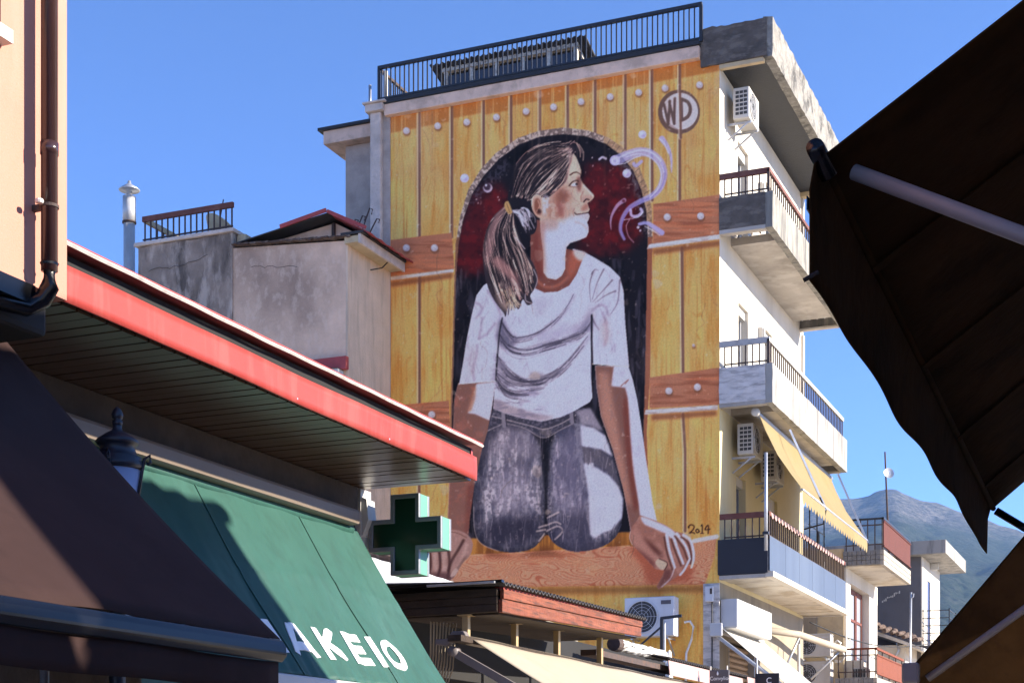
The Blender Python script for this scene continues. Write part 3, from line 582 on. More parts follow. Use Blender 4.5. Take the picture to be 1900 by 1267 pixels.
    p.poly([(1054, 300), (1066, 296), (1072, 318), (1060, 326), (1052, 330)], (216, 190, 168), .8, True, 3, clip=fc)
    p.poly([(1070, 332), (1076, 328), (1079, 340), (1076, 356), (1071, 350)], (112, 76, 70), .85, True, 2, clip=fc)
    p.poly([(1060, 344), (1065, 340), (1071, 340), (1071, 345), (1065, 346)], (206, 204, 204), 1, True)
    p.line([(1056, 345), (1062, 338), (1070, 335), (1073, 337)], 2.4, (64, 52, 46), .95); p.line([(1057, 346), (1065, 347.5), (1073, 347)], 1.2, (96, 72, 64), .8)
    p.dot(1070, 342, 2.6, (58, 46, 44), .9)
    p.line([(1058, 325), (1064, 321), (1070, 320), (1077, 324)], 2.6, (60, 44, 40), .95, 1, w2=1.4)
    p.poly([(1080, 366), (1086, 362), (1098, 364), (1100, 370), (1092, 374), (1084, 376)], (176, 142, 130), .7, True, 2, clip=fc); p.line([(1083, 375), (1088, 370), (1093, 371)], 2.4, (38, 26, 26), .9)
    p.line([(1082, 356), (1078, 366), (1079, 374)], 2, (150, 110, 98), .7, 2); p.line([(1083, 345), (1094, 356), (1101, 364)], 2.5, (230, 216, 204), .6, 2)
    p.poly([(1078, 388), (1086, 378), (1091, 380), (1092, 386), (1082, 392)], (150, 106, 92), .75, True, 2, clip=fc)
    p.line([(1066, 395), (1070, 398), (1080, 397), (1092, 394.5)], 2, (44, 30, 30), .95); p.line([(1066, 388), (1063, 394), (1065, 401)], 1.6, (134, 100, 90), .6, 2); p.poly([(1074, 399), (1092, 397), (1093, 403), (1084, 406)], (190, 182, 188), .8, True, 1, clip=fc)
    p.line([(1068, 412), (1080, 416), (1088, 424)], 4, (190, 164, 152), .6, 4, clip=fc)
    p.line([(1078, 318), (1077, 330), (1082, 340), (1102, 362), (1102, 368), (1091, 377)], 1.2, (40, 26, 26), .5)
    p.poly([(1002, 412), (1012, 414), (1010, 450), (1012, 500), (1006, 500), (1000, 450)], (150, 110, 98), .7, True, 4, clip=np.clip(fc+nk, 0, 1))
    # --- hair
    HR = [(1078, 288), (1074, 272), (1062, 264), (1040, 265), (1014, 270), (985, 281), (962, 300), (949, 330), (943, 360), (943, 384), (950, 396), (962, 412), (965, 424), (976, 435), (990, 434), (996, 420), (994, 400), (985, 385), (988, 368), (998, 360), (1012, 368), (1026, 360), (1040, 346), (1050, 330), (1054, 312), (1058, 296), (1066, 284)]
    hm = p.poly(HR, (36, 34, 42), 1, True)
    p.poly([(975, 310), (990, 292), (1020, 280), (1060, 276), (1052, 300), (1040, 322), (1030, 306), (1010, 300), (995, 310)], (196, 158, 152), .95, True, 5, clip=hm)
    p.poly([(958, 312), (980, 290), (1010, 276), (1045, 270), (1020, 282), (990, 300), (970, 318)], (160, 136, 126), .7, True, 3, clip=hm)
    def strand(a, b, c, d, jit, cols, n, w=(.8, 1.9), clip=None, al=(.4, .95)):
        for _ in range(n):
            t = R.rand(); q = [np.array(v[0])*(1-t)+np.array(v[1])*t+R.randn(2)*jit for v in (a, b, c, d)]
            t0, t1 = R.rand()*.4, .6+.4*R.rand(); sp = p.spline(q, 5); k0, k1 = int(t0*len(sp)), max(int(t1*len(sp)), int(t0*len(sp))+4)
            p.line(sp[k0:k1], w[0]+R.rand()*(w[1]-w[0]), cols[R.randint(len(cols))], al[0]+R.rand()*(al[1]-al[0]), 1., False, clip=clip)
    lt = [(222, 206, 190), (190, 160, 150), (208, 186, 170), (168, 140, 132)]; dkc = [(24, 22, 28), (40, 34, 38)]
    strand(((1058, 272), (1060, 290)), ((1010, 276), (1052, 318)), ((966, 312), (1020, 356)), ((946, 372), (985, 372)), 2.2, lt+[(226, 218, 208)], 150, (.9, 1.9), clip=hm)
    strand(((1050, 276), (1056, 300)), ((1000, 290), (1046, 326)), ((972, 326), (1010, 352)), ((950, 378), (990, 366)), 2.2, dkc, 90, (1, 2.6), hm)
    strand(((1058, 296), (1062, 290)), ((1052, 318), (1056, 312)), ((1042, 342), (1048, 336)), ((1016, 364), (1024, 362)), 1.2, lt+dkc, 46, clip=None)
    strand(((946, 392), (960, 388)), ((960, 396), (980, 388)), ((968, 412), (988, 404)), ((975, 432), (992, 424)), 2.4, [(214, 212, 220), (170, 168, 176), (26, 26, 34)], 60, (1, 2.2), hm)
    for a in ([(1020, 268), (1000, 272), (980, 282)], [(1040, 263), (1015, 266), (990, 274)], [(1064, 264), (1072, 268), (1080, 284)], [(1060, 262), (1052, 266), (1040, 268)], [(1070, 266), (1076, 280), (1077, 292)], [(1000, 268), (975, 284), (958, 304)], [(1066, 262), (1058, 268)], [(1074, 268), (1082, 282), (1082, 298)]):
        p.line(a, 1.4, lt[R.randint(4)], .85)
    strand(((1052, 270), (1062, 288)), ((1004, 274), (1050, 316)), ((960, 310), (1018, 354)), ((944, 376), (990, 372)), 3., [(222, 206, 192), (24, 22, 28), (30, 28, 34), (40, 36, 42)], 150, (.8, 1.8), hm*(1-.8*p.mask([(975, 310), (990, 290), (1020, 278), (1060, 274), (1052, 300), (1040, 320), (1010, 300)], True, 5)), (.5, .9))
    # ear
    EA = [(986, 380), (987, 368), (994, 362), (1003, 364), (1007, 374), (1006, 388), (1011, 400), (1006, 406), (996, 402), (989, 392)]
    p.poly(EA, (196, 164, 146), 1, True); p.poly([(991, 380), (993, 370), (1000, 369), (1003, 380), (1000, 392), (1004, 398), (997, 398), (992, 390)], (124, 84, 68), .9, True, 1.2)
    p.line([(998, 372), (1001, 382), (996, 392)], 2, (196, 160, 140), .8); p.poly([(998, 388), (1004, 390), (1004, 396), (998, 396)], (60, 36, 32), .9, True, 1)
    p.line([(987, 380), (988, 368), (994, 362), (1003, 364)], 1.6, (224, 200, 184), .9); p.poly([(1007, 366), (1018, 364), (1018, 386), (1010, 400), (1007, 384)], (206, 204, 212), .7, True, 2, tex=np.clip((fine-.3)*4, 0, 1))
    # ponytail
    PT = [(944, 380), (930, 388), (914, 404), (902, 430), (896, 465), (898, 500), (906, 535), (920, 562), (934, 580), (938, 588), (942, 572), (950, 560), (962, 574), (970, 556), (978, 566), (988, 562), (984, 548), (996, 530), (997, 512), (990, 490), (976, 468), (964, 440), (956, 412), (953, 396)]
    pm_ = p.poly(PT, (58, 54, 60), 1, True)
    p.poly([(940, 386), (922, 400), (908, 430), (902, 470), (906, 500), (926, 470), (930, 430), (938, 405)], (170, 138, 134), .9, True, 3, clip=pm_)
    p.poly([(906, 480), (924, 470), (950, 496), (966, 520), (972, 548), (958, 520), (934, 500)], (186, 146, 140), .8, True, 4, clip=pm_)
    p.poly([(916, 520), (930, 530), (946, 548), (944, 578), (926, 562)], (196, 176, 158), .7, True, 4, clip=pm_)
    strand(((940, 388), (950, 392)), ((904, 430), (948, 430)), ((902, 492), (962, 476)), ((932, 572), (960, 560)), 2.4, lt+[(226, 216, 204)], 130, (.9, 2.2), clip=pm_)
    strand(((942, 388), (950, 394)), ((912, 430), (952, 430)), ((912, 490), (974, 486)), ((930, 560), (990, 540)), 2.4, dkc, 80, (1, 2.6), pm_)
    strand(((936, 390), (944, 394)), ((900, 440), (930, 440)), ((930, 490), (950, 500)), ((962, 560), (984, 556)), 3., lt+[(206, 168, 160)], 60, (1.2, 3.6), pm_)
    strand(((936, 392), (944, 396)), ((904, 440), (934, 440)), ((926, 488), (952, 500)), ((958, 560), (984, 556)), 3., dkc, 30, (1, 2.4), pm_)
    strand(((946, 394), (952, 396)), ((950, 430), (956, 440)), ((968, 478), (984, 496)), ((984, 540), (992, 520)), 2., lt, 46, clip=pm_)
    strand(((930, 540), (950, 530)), ((936, 555), (956, 550)), ((940, 568), (964, 562)), ((938, 586), (972, 566)), 2., [(230, 214, 188), (30, 28, 34), (200, 176, 150)], 46)
    strand(((938, 388), (950, 394)), ((900, 432), (954, 432)), ((904, 492), (976, 482)), ((930, 574), (992, 546)), 3., [(222, 202, 188), (26, 24, 30), (30, 28, 34), (44, 38, 44)], 150, (.8, 2.), pm_, (.5, .9))
    p.poly([(938, 386), (920, 400), (906, 430), (900, 466), (904, 492), (914, 470), (918, 434), (930, 404)], (190, 156, 150), .6, True, 3, clip=pm_)
    p.poly([(912, 486), (926, 476), (948, 498), (962, 520), (966, 544), (950, 522), (930, 504)], (198, 158, 150), .65, True, 3, clip=pm_)
    for a in ([(975, 545), (976, 558), (988, 563)], [(990, 500), (997, 520), (988, 545)], [(956, 440), (966, 452), (974, 462)]): p.line(a, 1.5, (206, 200, 204), .8)
    p.poly([(936, 378), (943, 374), (950, 392), (946, 398), (938, 390)], (176, 150, 104), 1, True); p.line([(940, 378), (946, 394)], 1.2, (110, 86, 50), .8)
    # --- drifting water and bubbles
    lav, wh = (160, 166, 214), (218, 224, 240)
    T = [(1148, 296), (1166, 288), (1188, 282), (1208, 286), (1225, 301), (1232, 322), (1226, 346), (1211, 363), (1188, 374), (1168, 386), (1155, 405), (1151, 426), (1158, 444)]
    p.line(T, 19, lav, .72, 2, w2=5); p.line([(x, y-3) for x, y in T[:6]], 3, wh, .6, 2); p.line([(x+2, y) for x, y in T[4:]], 2, (120, 116, 190), .6, 2)
    p.line([(x-5, y+4) for x, y in T[1:8]], 1.4, wh, .7); p.line([(1190, 300), (1180, 308), (1176, 304)], 6, lav, .8, 2); p.line([(1144, 306), (1160, 303), (1176, 294), (1188, 290)], 1.5, wh, .8)
    p.dot(1141, 298, 9.5, (184, 182, 222), .95); p.dot(1141, 298, 6, (206, 206, 228), .8, 2); p.dot(1141, 299, 3, (150, 150, 190), .7, 2)
    p.line([(1228, 258), (1238, 272), (1245, 292), (1246, 320)], 11, lav, .85, 2, w2=1.5); p.line([(1224, 258), (1232, 266), (1240, 284)], 2, wh, .7)
    for x, y, r in ((1192, 250, 7.5), (1163, 322, 8), (862, 331, 8)): p.dot(x, y, r, (190, 188, 214), .95); p.dot(x-2, y-2, r*.45, (232, 232, 240), .9, 3); p.dot(x+2, y+2, r*.4, (150, 146, 190), .6, 3)
    p.dot(905, 349, 8.5, (180, 172, 186), .95); p.dot(904, 347, 6.5, (66, 52, 66), .95, 2); p.dot(902, 344, 2, (226, 220, 226), .9)
    p.line([(1186, 416), (1200, 414), (1214, 422), (1228, 432)], 5, lav, .85, 1.5, w2=10); p.line([(1196, 420), (1210, 427), (1224, 437)], 1.5, wh, .8)
    p.line([(1158, 372), (1146, 381), (1136, 398), (1133, 412), (1134, 426)], 8, (178, 160, 190), .8, 1.5, w2=1.2); p.dot(1157, 373, 3, (96, 50, 66), .9)
    p.line([(1170, 390), (1172, 400), (1182, 401), (1191, 394), (1189, 388)], 5, (188, 186, 220), .85, 1.5); p.line([(1158, 408), (1175, 405), (1186, 402), (1193, 394)], 1.4, wh, .8)
    p.line([(1168, 408), (1162, 420), (1166, 438), (1176, 450)], 1.5, (190, 160, 180), .8); p.dot(1184, 422, 2.5, wh, .8); p.dot(1188, 428, 1.8, wh, .8)
    p.line([(1112, 296), (1118, 292), (1124, 295)], 4, (196, 194, 212), .9, 1.5)
    for x, y in ((1099, 293), (1100, 308), (884, 370), (887, 377), (924, 366), (926, 371), (1010, 528)): p.dot(x, y, 1.4, (206, 196, 200), .8)
    fig = np.clip(sh+ml+mr+ar+al+fc+nk, 0, 1)
    p.lay(fig*np.clip((p.noise(3, 5, 2)-.62)*7, 0, 1), (110, 110, 124), .16)
    # --- the year, lower right
    for a in ([(1277, 977), (1282, 973), (1288, 976), (1286, 982), (1279, 989), (1284, 987), (1289, 989)], [(1297, 984), (1294, 981), (1291, 984), (1294, 988), (1298, 985)], [(1301, 975), (1303, 974), (1303, 989)], [(1314, 989), (1314, 974), (1308, 982), (1317, 981)]):
        p.line(a, 2.3, (48, 36, 24), .95)
    p.line([(1300, 989), (1306, 989)], 1.6, (48, 36, 24), .9); p.dot(1278, 978, 1.7, (48, 36, 24))
    # --- wear over all of it
    for _ in range(26):
        x, y = 726+R.rand()*600, 130+R.rand()*900; pts = [(x, y)]
        for k in range(R.randint(3, 9)): x += R.randn()*5; y += 4+R.rand()*14; pts.append((x, y))
        p.line(pts, 1., (96, 84, 74), .25+.3*R.rand(), 1.)
    for _ in range(60):
        x, y = 726+R.rand()*600, 215-(R.rand()*600)*.18+R.rand()*40; p.line([(x, y), (x+R.randn(), y+30+R.rand()*140)], 1.5+R.rand()*3, (120, 104, 86) if R.rand() > .4 else (214, 200, 178), .06+.14*R.rand(), 2.5)
    for _ in range(24):
        x, y = 726+R.rand()*600, 130+R.rand()*940; s_ = 3+R.rand()*7; p.poly([(x+s_*math.cos(t)*(.5+R.rand()), y+s_*math.sin(t)*(.5+R.rand())) for t in (0, 1, 2, 3, 4, 5)], (188, 178, 164), .2+.3*R.rand(), True, .8)
    p.lay(np.clip((p.noise(90, 160, 4)-.56)*4, 0, 1), (176, 168, 158), .14)
    p.lay(np.clip((p.noise(6, 6, 2)-.80)*9, 0, 1), (206, 198, 188), .35)
    return p
# ------------------------------------------------------------------ ground, street
structure(MB().add([(-6000, -3000, 0), (6000, -3000, 0), (6000, 7000, 0), (-6000, 7000, 0)], [(0, 1, 2, 3)]).build('ground', 'earth'))
structure(MB().add([(-14, -60, .004), (40, -60, .004), (40, 90, .004), (-14, 90, .004)], [(0, 1, 2, 3)]).build('street', 'paving'))
structure(box('pavement', 'conc_pier', None, .02, -60, .004, 2.3, 60, .13))
# ------------------------------------------------------------------ mountain across the town
def hills():
    rs = np.random.RandomState(5)
    prof = [(-3000, 1180), (-600, 1120), (300, 1060), (900, 1010), (1300, 968), (1480, 938), (1560, 921), (1590, 919), (1610, 913), (1630, 906), (1650, 902), (1668, 905), (1690, 917), (1720, 927), (1750, 934), (1780, 943), (1820, 958), (1860, 973), (1900, 984), (1960, 1000), (2100, 1030), (2500, 1090), (4000, 1200)]
    px, py = zip(*prof); na, nr = 460, 150
    az = np.linspace(math.radians(-44), math.radians(44), na); u = np.linspace(0, 1, nr); rr = 700+3600*u
    X = 950+2930*np.tan(az); ridge = (1456-np.interp(X, px, py))/2930.
    def fb(sx, sy, o):
        out = np.zeros((nr, na)); amp = 1
        for k in range(o):
            gw, gh = int(sx*2**k)+2, int(sy*2**k)+2; g = rs.rand(gh, gw); xi = np.linspace(0, gw-1.001, na); yi = np.linspace(0, gh-1.001, nr)
            x0 = xi.astype(int); y0 = yi.astype(int); fx = xi-x0; fy = (yi-y0)[:, None]; fx = fx*fx*(3-2*fx); fy = fy*fy*(3-2*fy)
            out += amp*((g[y0][:, x0]*(1-fx)+g[y0][:, x0+1]*fx)*(1-fy)+(g[y0+1][:, x0]*(1-fx)+g[y0+1][:, x0+1]*fx)*fy); amp *= .5
        return out-1
    R = 3300.
    t = np.clip((rr-900)/(R-900), 0, 1); ramp = (t**1.15)[:, None]
    back = np.clip(1-(rr-R)/1500, .3, 1)[:, None]
    H = ridge[None]*R*np.cos(az)[None]*np.where(rr[:, None] > R, back, ramp)
    env = (np.sin(np.pi*np.clip(t, 0, 1))[:, None])
    H = H+env*fb(30, 7, 6)*70+fb(150, 40, 2)*9*np.clip(t, 0, 1)[:, None]
    # view direction is +Y turned by TH towards -X
    dirx = np.sin(az)*math.cos(TH)-np.cos(az)*math.sin(TH); diry = np.sin(az)*math.sin(TH)+np.cos(az)*math.cos(TH)
    VX = CAM[0]+rr[:, None]*dirx[None]; VY = CAM[1]+rr[:, None]*diry[None]; H = np.maximum(H, 0)+.5*(rr[:, None] > 800)-1*(rr[:, None] <= 800)
    V = np.stack([VX, VY, H], -1).reshape(-1, 3)
    F = [(j*na+i, j*na+i+1, (j+1)*na+i+1, (j+1)*na+i) for j in range(nr-1) for i in range(na-1)]
    me = bpy.data.meshes.new('hills'); me.from_pydata(V.tolist(), [], F); me.update()
    for p in me.polygons: p.use_smooth = True
    m = bpy.data.materials.new('rocky_scrub_slope'); m.use_nodes = True; N = m.node_tree.nodes; L = m.node_tree.links; b = N['Principled BSDF']; b.inputs['Roughness'].default_value = 1; b.inputs['Specular IOR Level'].default_value = 0
    tc = N.new('ShaderNodeTexCoord'); sp = N.new('ShaderNodeSeparateXYZ'); L.new(tc.outputs['Object'], sp.inputs[0])
    n1 = N.new('ShaderNodeTexNoise'); n1.inputs['Scale'].default_value = .045; n1.inputs['Detail'].default_value = 8; n1.inputs['Roughness'].default_value = .7; L.new(tc.outputs['Object'], n1.inputs['Vector'])
    n2 = N.new('ShaderNodeTexNoise'); n2.inputs['Scale'].default_value = .006; n2.inputs['Detail'].default_value = 6; L.new(tc.outputs['Object'], n2.inputs['Vector'])
    # scrub thins out with height
    ad = N.new('ShaderNodeMath'); ad.operation = 'MULTIPLY_ADD'; ad.inputs[1].default_value = 170; L.new(n2.outputs[0], ad.inputs[0]); L.new(sp.outputs[2], ad.inputs[2])
    mr = N.new('ShaderNodeMapRange'); mr.inputs[1].default_value = 520; mr.inputs[2].default_value = 585; L.new(ad.outputs[0], mr.inputs[0])
    f = N.new('ShaderNodeValToRGB'); f.color_ramp.elements[0].position = .35; f.color_ramp.elements[0].color = (.018, .028, .016, 1); f.color_ramp.elements[1].position = .68; f.color_ramp.elements[1].color = (.05, .055, .04, 1); L.new(n1.outputs[0], f.inputs[0])
    n4 = N.new('ShaderNodeTexVoronoi'); n4.inputs['Scale'].default_value = .09; L.new(tc.outputs['Object'], n4.inputs['Vector'])
    g = N.new('ShaderNodeValToRGB'); g.color_ramp.elements[0].position = .38; g.color_ramp.elements[0].color = (.045, .045, .04, 1); g.color_ramp.elements[1].position = .62; g.color_ramp.elements[1].color = (.145, .13, .115, 1); L.new(n1.outputs[0], g.inputs[0])
    x = N.new('ShaderNodeMix'); x.data_type = 'RGBA'; L.new(mr.outputs[0], x.inputs[0]); L.new(f.outputs[0], x.inputs[6]); L.new(g.outputs[0], x.inputs[7]); rv = N.new('ShaderNodeMapRange'); rv.inputs[1].default_value = .15; rv.inputs[2].default_value = .55; rv.inputs[3].default_value = .45; rv.inputs[4].default_value = 1.15; L.new(n4.outputs['Distance'], rv.inputs[0])
    xv = N.new('ShaderNodeMix'); xv.data_type = 'RGBA'; xv.blend_type = 'MULTIPLY'; xv.inputs[0].default_value = 1; L.new(x.outputs[2], xv.inputs[6]); L.new(rv.outputs[0], xv.inputs[7]); L.new(xv.outputs[2], b.inputs['Base Color'])
    bp = N.new('ShaderNodeBump'); bp.inputs['Distance'].default_value = 9; bp.inputs['Strength'].default_value = 1; L.new(n1.outputs[0], bp.inputs['Height']); L.new(bp.outputs[0], b.inputs['Normal'])
    me.materials.append(m); o = bpy.data.objects.new('hills', me); COL.objects.link(o); structure(o)
hills()
# ------------------------------------------------------------------ the painted apartment house
H = thing('apartment_building', 'tall apartment house with a mural of a kneeling girl on its end wall', 'building', (-3, 3, 0))
AW = 6.54
# masonry core and the street wall with its real openings
MB().box(-AW, .02, 0, -.3, 6.8, 14.34).build('core_wall', 'conc_grey', H)
def street_wall(name, mat, z0, z1, holes):
    m = MB(); bs = sorted(holes); y = 0.004
    for (b0, b1, h0, h1) in bs:
        m.box(-.3, y, z0, 0, b0, z1)
        if h0 > z0: m.box(-.3, b0, z0, 0, b1, h0)
        if h1 < z1: m.box(-.3, b0, h1, 0, b1, z1)
        y = b1
    m.box(-.3, y, z0, 0, 6.8, z1)
    return m.build(name, mat, H)
street_wall('street_wall', 'white_wall', 11.4, 14.34, [(1.25, 2.02, 11.6, 13.5), (3.4, 4.3, 11.6, 13.5)])
street_wall('street_wall', 'white_wall', 8.3, 11.4, [(1.3, 2.02, 8.6, 10.53), (3.3, 3.92, 8.6, 10.58)])
street_wall('street_wall', 'cream_wall', 5.2, 8.3, [(1.15, 1.84, 5.5, 7.32), (3.45, 4.4, 5.5, 7.35)])
street_wall('street_wall', 'shop_wall', 0, 5.2, [(.62, 2.55, 0, 4.25), (3.2, 5.6, 0, 3.6)])
def window(b0, b1, z0, z1, fm='frame_white', blind=.0, a=-.16):
    f = MB(); f.box(a-.03, b0, z0, a+.03, b0+.06, z1).box(a-.03, b1-.06, z0, a+.03, b1, z1).box(a-.03, b0+.06, z1-.07, a+.03, b1-.06, z1).box(a-.03, b0+.06, z0, a+.03, b1-.06, z0+.08)
    mid = (b0+b1)/2; f.box(a-.025, mid-.03, z0+.08, a+.025, mid+.03, z1-.07)
    o = f.build('balcony_door', fm, H)
    box('pane', 'glass', o, a-.012, b0+.05, z0+.07, a-.004, mid-.02, z1-.06); box('pane', 'glass', o, a-.012, mid+.02, z0+.07, a-.004, b1-.05, z1-.06)
    if blind: box('shutter_box', 'frame_white', o, a-.02, b0+.003, z1-blind, a+.1, b1-.003, z1-.002)
window(1.25, 2.02, 11.6, 13.5, blind=.18); window(3.4, 4.3, 11.6, 13.5, blind=.18)
window(1.3, 2.02, 8.6, 10.53, blind=.16); window(3.3, 3.92, 8.6, 10.58, blind=.16)
window(1.15, 1.84, 5.5, 7.32, 'frame_grey', .16); window(3.45, 4.4, 5.5, 7.35, 'frame_grey', .26)
# pale strips and wall lamps on the street wall
for z in (13.05, 10.25): MB().box(.002, 2.78, z, .09, 2.9, z+.2).box(.09, 2.8, z+.02, .12, 2.88, z+.18).build('wall_lamp', 'ac_white', H)
for z0, z1 in ((8.3, 11.3), (11.6, 14.3)): MB().box(.002, 6.6, z0, .05, 6.72, z1).build('downpipe', 'frame_white', H)
# the painting: paint on the end wall's own skin
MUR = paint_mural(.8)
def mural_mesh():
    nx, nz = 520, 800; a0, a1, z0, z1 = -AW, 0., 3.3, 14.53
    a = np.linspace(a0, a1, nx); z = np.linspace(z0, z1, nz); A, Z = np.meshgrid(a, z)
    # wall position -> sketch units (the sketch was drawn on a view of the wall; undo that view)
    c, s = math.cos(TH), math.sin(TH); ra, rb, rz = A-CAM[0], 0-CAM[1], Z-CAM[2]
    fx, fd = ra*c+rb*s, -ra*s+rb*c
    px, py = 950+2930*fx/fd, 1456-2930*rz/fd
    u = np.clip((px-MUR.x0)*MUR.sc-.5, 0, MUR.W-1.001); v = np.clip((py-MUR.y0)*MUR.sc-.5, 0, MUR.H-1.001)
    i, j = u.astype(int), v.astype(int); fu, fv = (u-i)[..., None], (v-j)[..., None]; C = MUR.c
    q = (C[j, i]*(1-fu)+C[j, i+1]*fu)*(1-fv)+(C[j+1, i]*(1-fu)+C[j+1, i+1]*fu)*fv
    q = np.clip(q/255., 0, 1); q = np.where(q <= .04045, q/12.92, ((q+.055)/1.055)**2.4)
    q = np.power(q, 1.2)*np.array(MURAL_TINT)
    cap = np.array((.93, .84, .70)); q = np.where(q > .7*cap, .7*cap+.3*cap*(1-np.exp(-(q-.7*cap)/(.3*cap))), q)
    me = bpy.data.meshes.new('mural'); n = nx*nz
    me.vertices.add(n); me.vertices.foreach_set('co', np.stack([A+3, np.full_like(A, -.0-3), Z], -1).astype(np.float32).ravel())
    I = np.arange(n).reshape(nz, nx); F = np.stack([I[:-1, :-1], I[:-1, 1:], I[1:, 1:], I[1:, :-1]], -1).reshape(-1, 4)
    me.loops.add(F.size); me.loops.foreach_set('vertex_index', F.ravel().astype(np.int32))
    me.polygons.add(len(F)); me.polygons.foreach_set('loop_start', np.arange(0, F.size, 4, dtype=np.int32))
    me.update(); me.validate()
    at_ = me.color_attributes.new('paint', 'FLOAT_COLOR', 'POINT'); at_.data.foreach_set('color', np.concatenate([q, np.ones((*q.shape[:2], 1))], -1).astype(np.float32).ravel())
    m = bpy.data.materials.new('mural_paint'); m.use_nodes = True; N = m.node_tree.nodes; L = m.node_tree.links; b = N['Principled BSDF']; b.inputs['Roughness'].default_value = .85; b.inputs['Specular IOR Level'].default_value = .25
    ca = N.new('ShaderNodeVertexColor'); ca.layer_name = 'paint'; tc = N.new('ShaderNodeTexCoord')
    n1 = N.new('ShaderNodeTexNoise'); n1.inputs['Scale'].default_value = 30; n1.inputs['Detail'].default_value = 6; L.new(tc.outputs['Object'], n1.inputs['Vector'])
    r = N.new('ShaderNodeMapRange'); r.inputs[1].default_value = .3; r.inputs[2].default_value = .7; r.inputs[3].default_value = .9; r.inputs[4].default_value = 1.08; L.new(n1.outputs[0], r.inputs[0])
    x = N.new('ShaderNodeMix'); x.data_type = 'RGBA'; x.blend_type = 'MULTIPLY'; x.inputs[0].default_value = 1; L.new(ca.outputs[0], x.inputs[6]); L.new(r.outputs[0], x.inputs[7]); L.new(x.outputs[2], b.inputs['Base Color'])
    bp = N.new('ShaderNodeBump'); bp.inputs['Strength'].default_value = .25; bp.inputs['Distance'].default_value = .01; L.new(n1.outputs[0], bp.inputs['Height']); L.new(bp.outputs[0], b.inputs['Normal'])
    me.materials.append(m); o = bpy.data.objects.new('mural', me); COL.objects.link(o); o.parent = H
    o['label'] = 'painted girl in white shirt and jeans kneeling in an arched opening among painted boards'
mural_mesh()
# corner pillar of the shop storey, beside the painting
MB().box(-.29, -.03, 0, .003, .0, 5.18).build('corner_pillar', 'conc_lilac', H)
# cornice over the painting
MB().box(-6.62, -.13, 14.5, -.34, .6, 14.72).build('cornice', 'cornice', H, bevel=.015)
MB().box(-6.66, -.16, 14.722, -.33, .7, 14.80).build('roof_edge', 'bitumen', H)
MB().box(-7.0, -.2, 14.60, -6.62, .9, 14.74).box(-7.04, -.24, 14.742, -6.55, .95, 14.78).build('corner_cap', 'conc_pier', H, bevel=.01)
MB().box(-6.93, -.12, 0, -6.70, .4, 14.60).build('corner_pier', 'conc_pier', H, bevel=.02); MB().box(-6.70, -.03, 0, -AW, .3, 14.60).build('pier_rebate', 'conc_grey', H)
MB().box(-8.08, 1.0, 0, -6.70, 4.2, 14.55).build('stair_shaft', 'conc_grey', H); MB().box(-8.45, .75, 14.56, -6.68, 4.4, 14.82).build('shaft_eave', 'cornice', H); MB().box(-8.55, .68, 14.822, -6.6, 4.5, 14.88).build('shaft_roof', 'bitumen', H)
MB().tube([(-7.15, .3, 14.7), (-7.15, .3, 15.35)], .03).build('vent_pipe', 'frame_grey', H, True)
MB().add([(-AW, .02, 14.345), (.8, .02, 14.345), (.8, 6.8, 14.345), (-AW, 6.8, 14.345)], [(0, 1, 2, 3)]).build('roof_terrace', 'bitumen', H)
# parapet of the projecting roof slab: board-marked end, lichened side
def rough_box(name, mat, parent, x0, y0, z0, x1, y1, z1, amp=.012, n=(10, 10, 6), seed=1, top=.02):
    r = random.Random(seed); m = MB().box(x0, y0, z0, x1, y1, z1)
    o = m.build(name, mat, parent); me = o.data
    import bmesh
    bm = bmesh.new(); bm.from_mesh(me); 
    ed = [e for e in bm.edges]; L = max(n)
    for ax, k in enumerate(n):
        es = [e for e in bm.edges if abs((e.verts[0].co-e.verts[1].co)[ax]) > 1e-4 and all(abs((e.verts[0].co-e.verts[1].co)[q]) < 1e-4 for q in range(3) if q != ax)]
        if k > 1: bmesh.ops.subdivide_edges(bm, edges=es, cuts=k-1, use_grid_fill=True)
    zt = max(v.co.z for v in bm.verts)
    for v in bm.verts:
        v.co.x += r.uniform(-amp, amp); v.co.y += r.uniform(-amp, amp); v.co.z += r.uniform(-amp, amp)*.6
        if v.co.z > zt-.02: v.co.z += r.uniform(-top, top*.6)
    bm.to_mesh(me); bm.free(); return o
rough_box('parapet_end', 'conc_dark', H, -.33, -.05, 14.36, .86, .1, 15.03, .007, (16, 1, 5), 3, .025)
rough_box('parapet_side', 'conc_roof', H, .8, -.03, 14.34, .96, 6.7, 15.04, .007, (1, 50, 5), 4, .025)
MB().box(0.0, .78, 14.36, .8, 5.7, 14.5).build('roof_slab', 'soffit', H); MB().box(.0, -.02, 14.28, .8, .08, 14.355).build('slab_edge_beam', 'tan_plaster', H); MB().box(.0, 6.5, 14.25, .8, 6.68, 14.5).build('slab_edge_beam', 'tan_plaster', H)
def pocket(parent, z, ranges, a1=.8):
    # open floor gaps at the slab ends, closed by a light lattice
    for b0, b1 in ranges:
        MB().box(.0, b0, z+.42, a1, b1, z+.45).build('pocket_back', 'dark', parent)
        for k in range(5): box('lattice_bar', 'conc_lilac', parent, .06+k*.16, b0, z+.2, .085+k*.16, b1, z+.225)
        for k in range(2): box('lattice_bar', 'conc_lilac', parent, .0, b0+(k+1)*(b1-b0)/3, z+.226, a1, b0+(k+1)*(b1-b0)/3+.025, z+.25)
pocket(H, 14.33, ((.1, .78), (5.7, 6.5)))
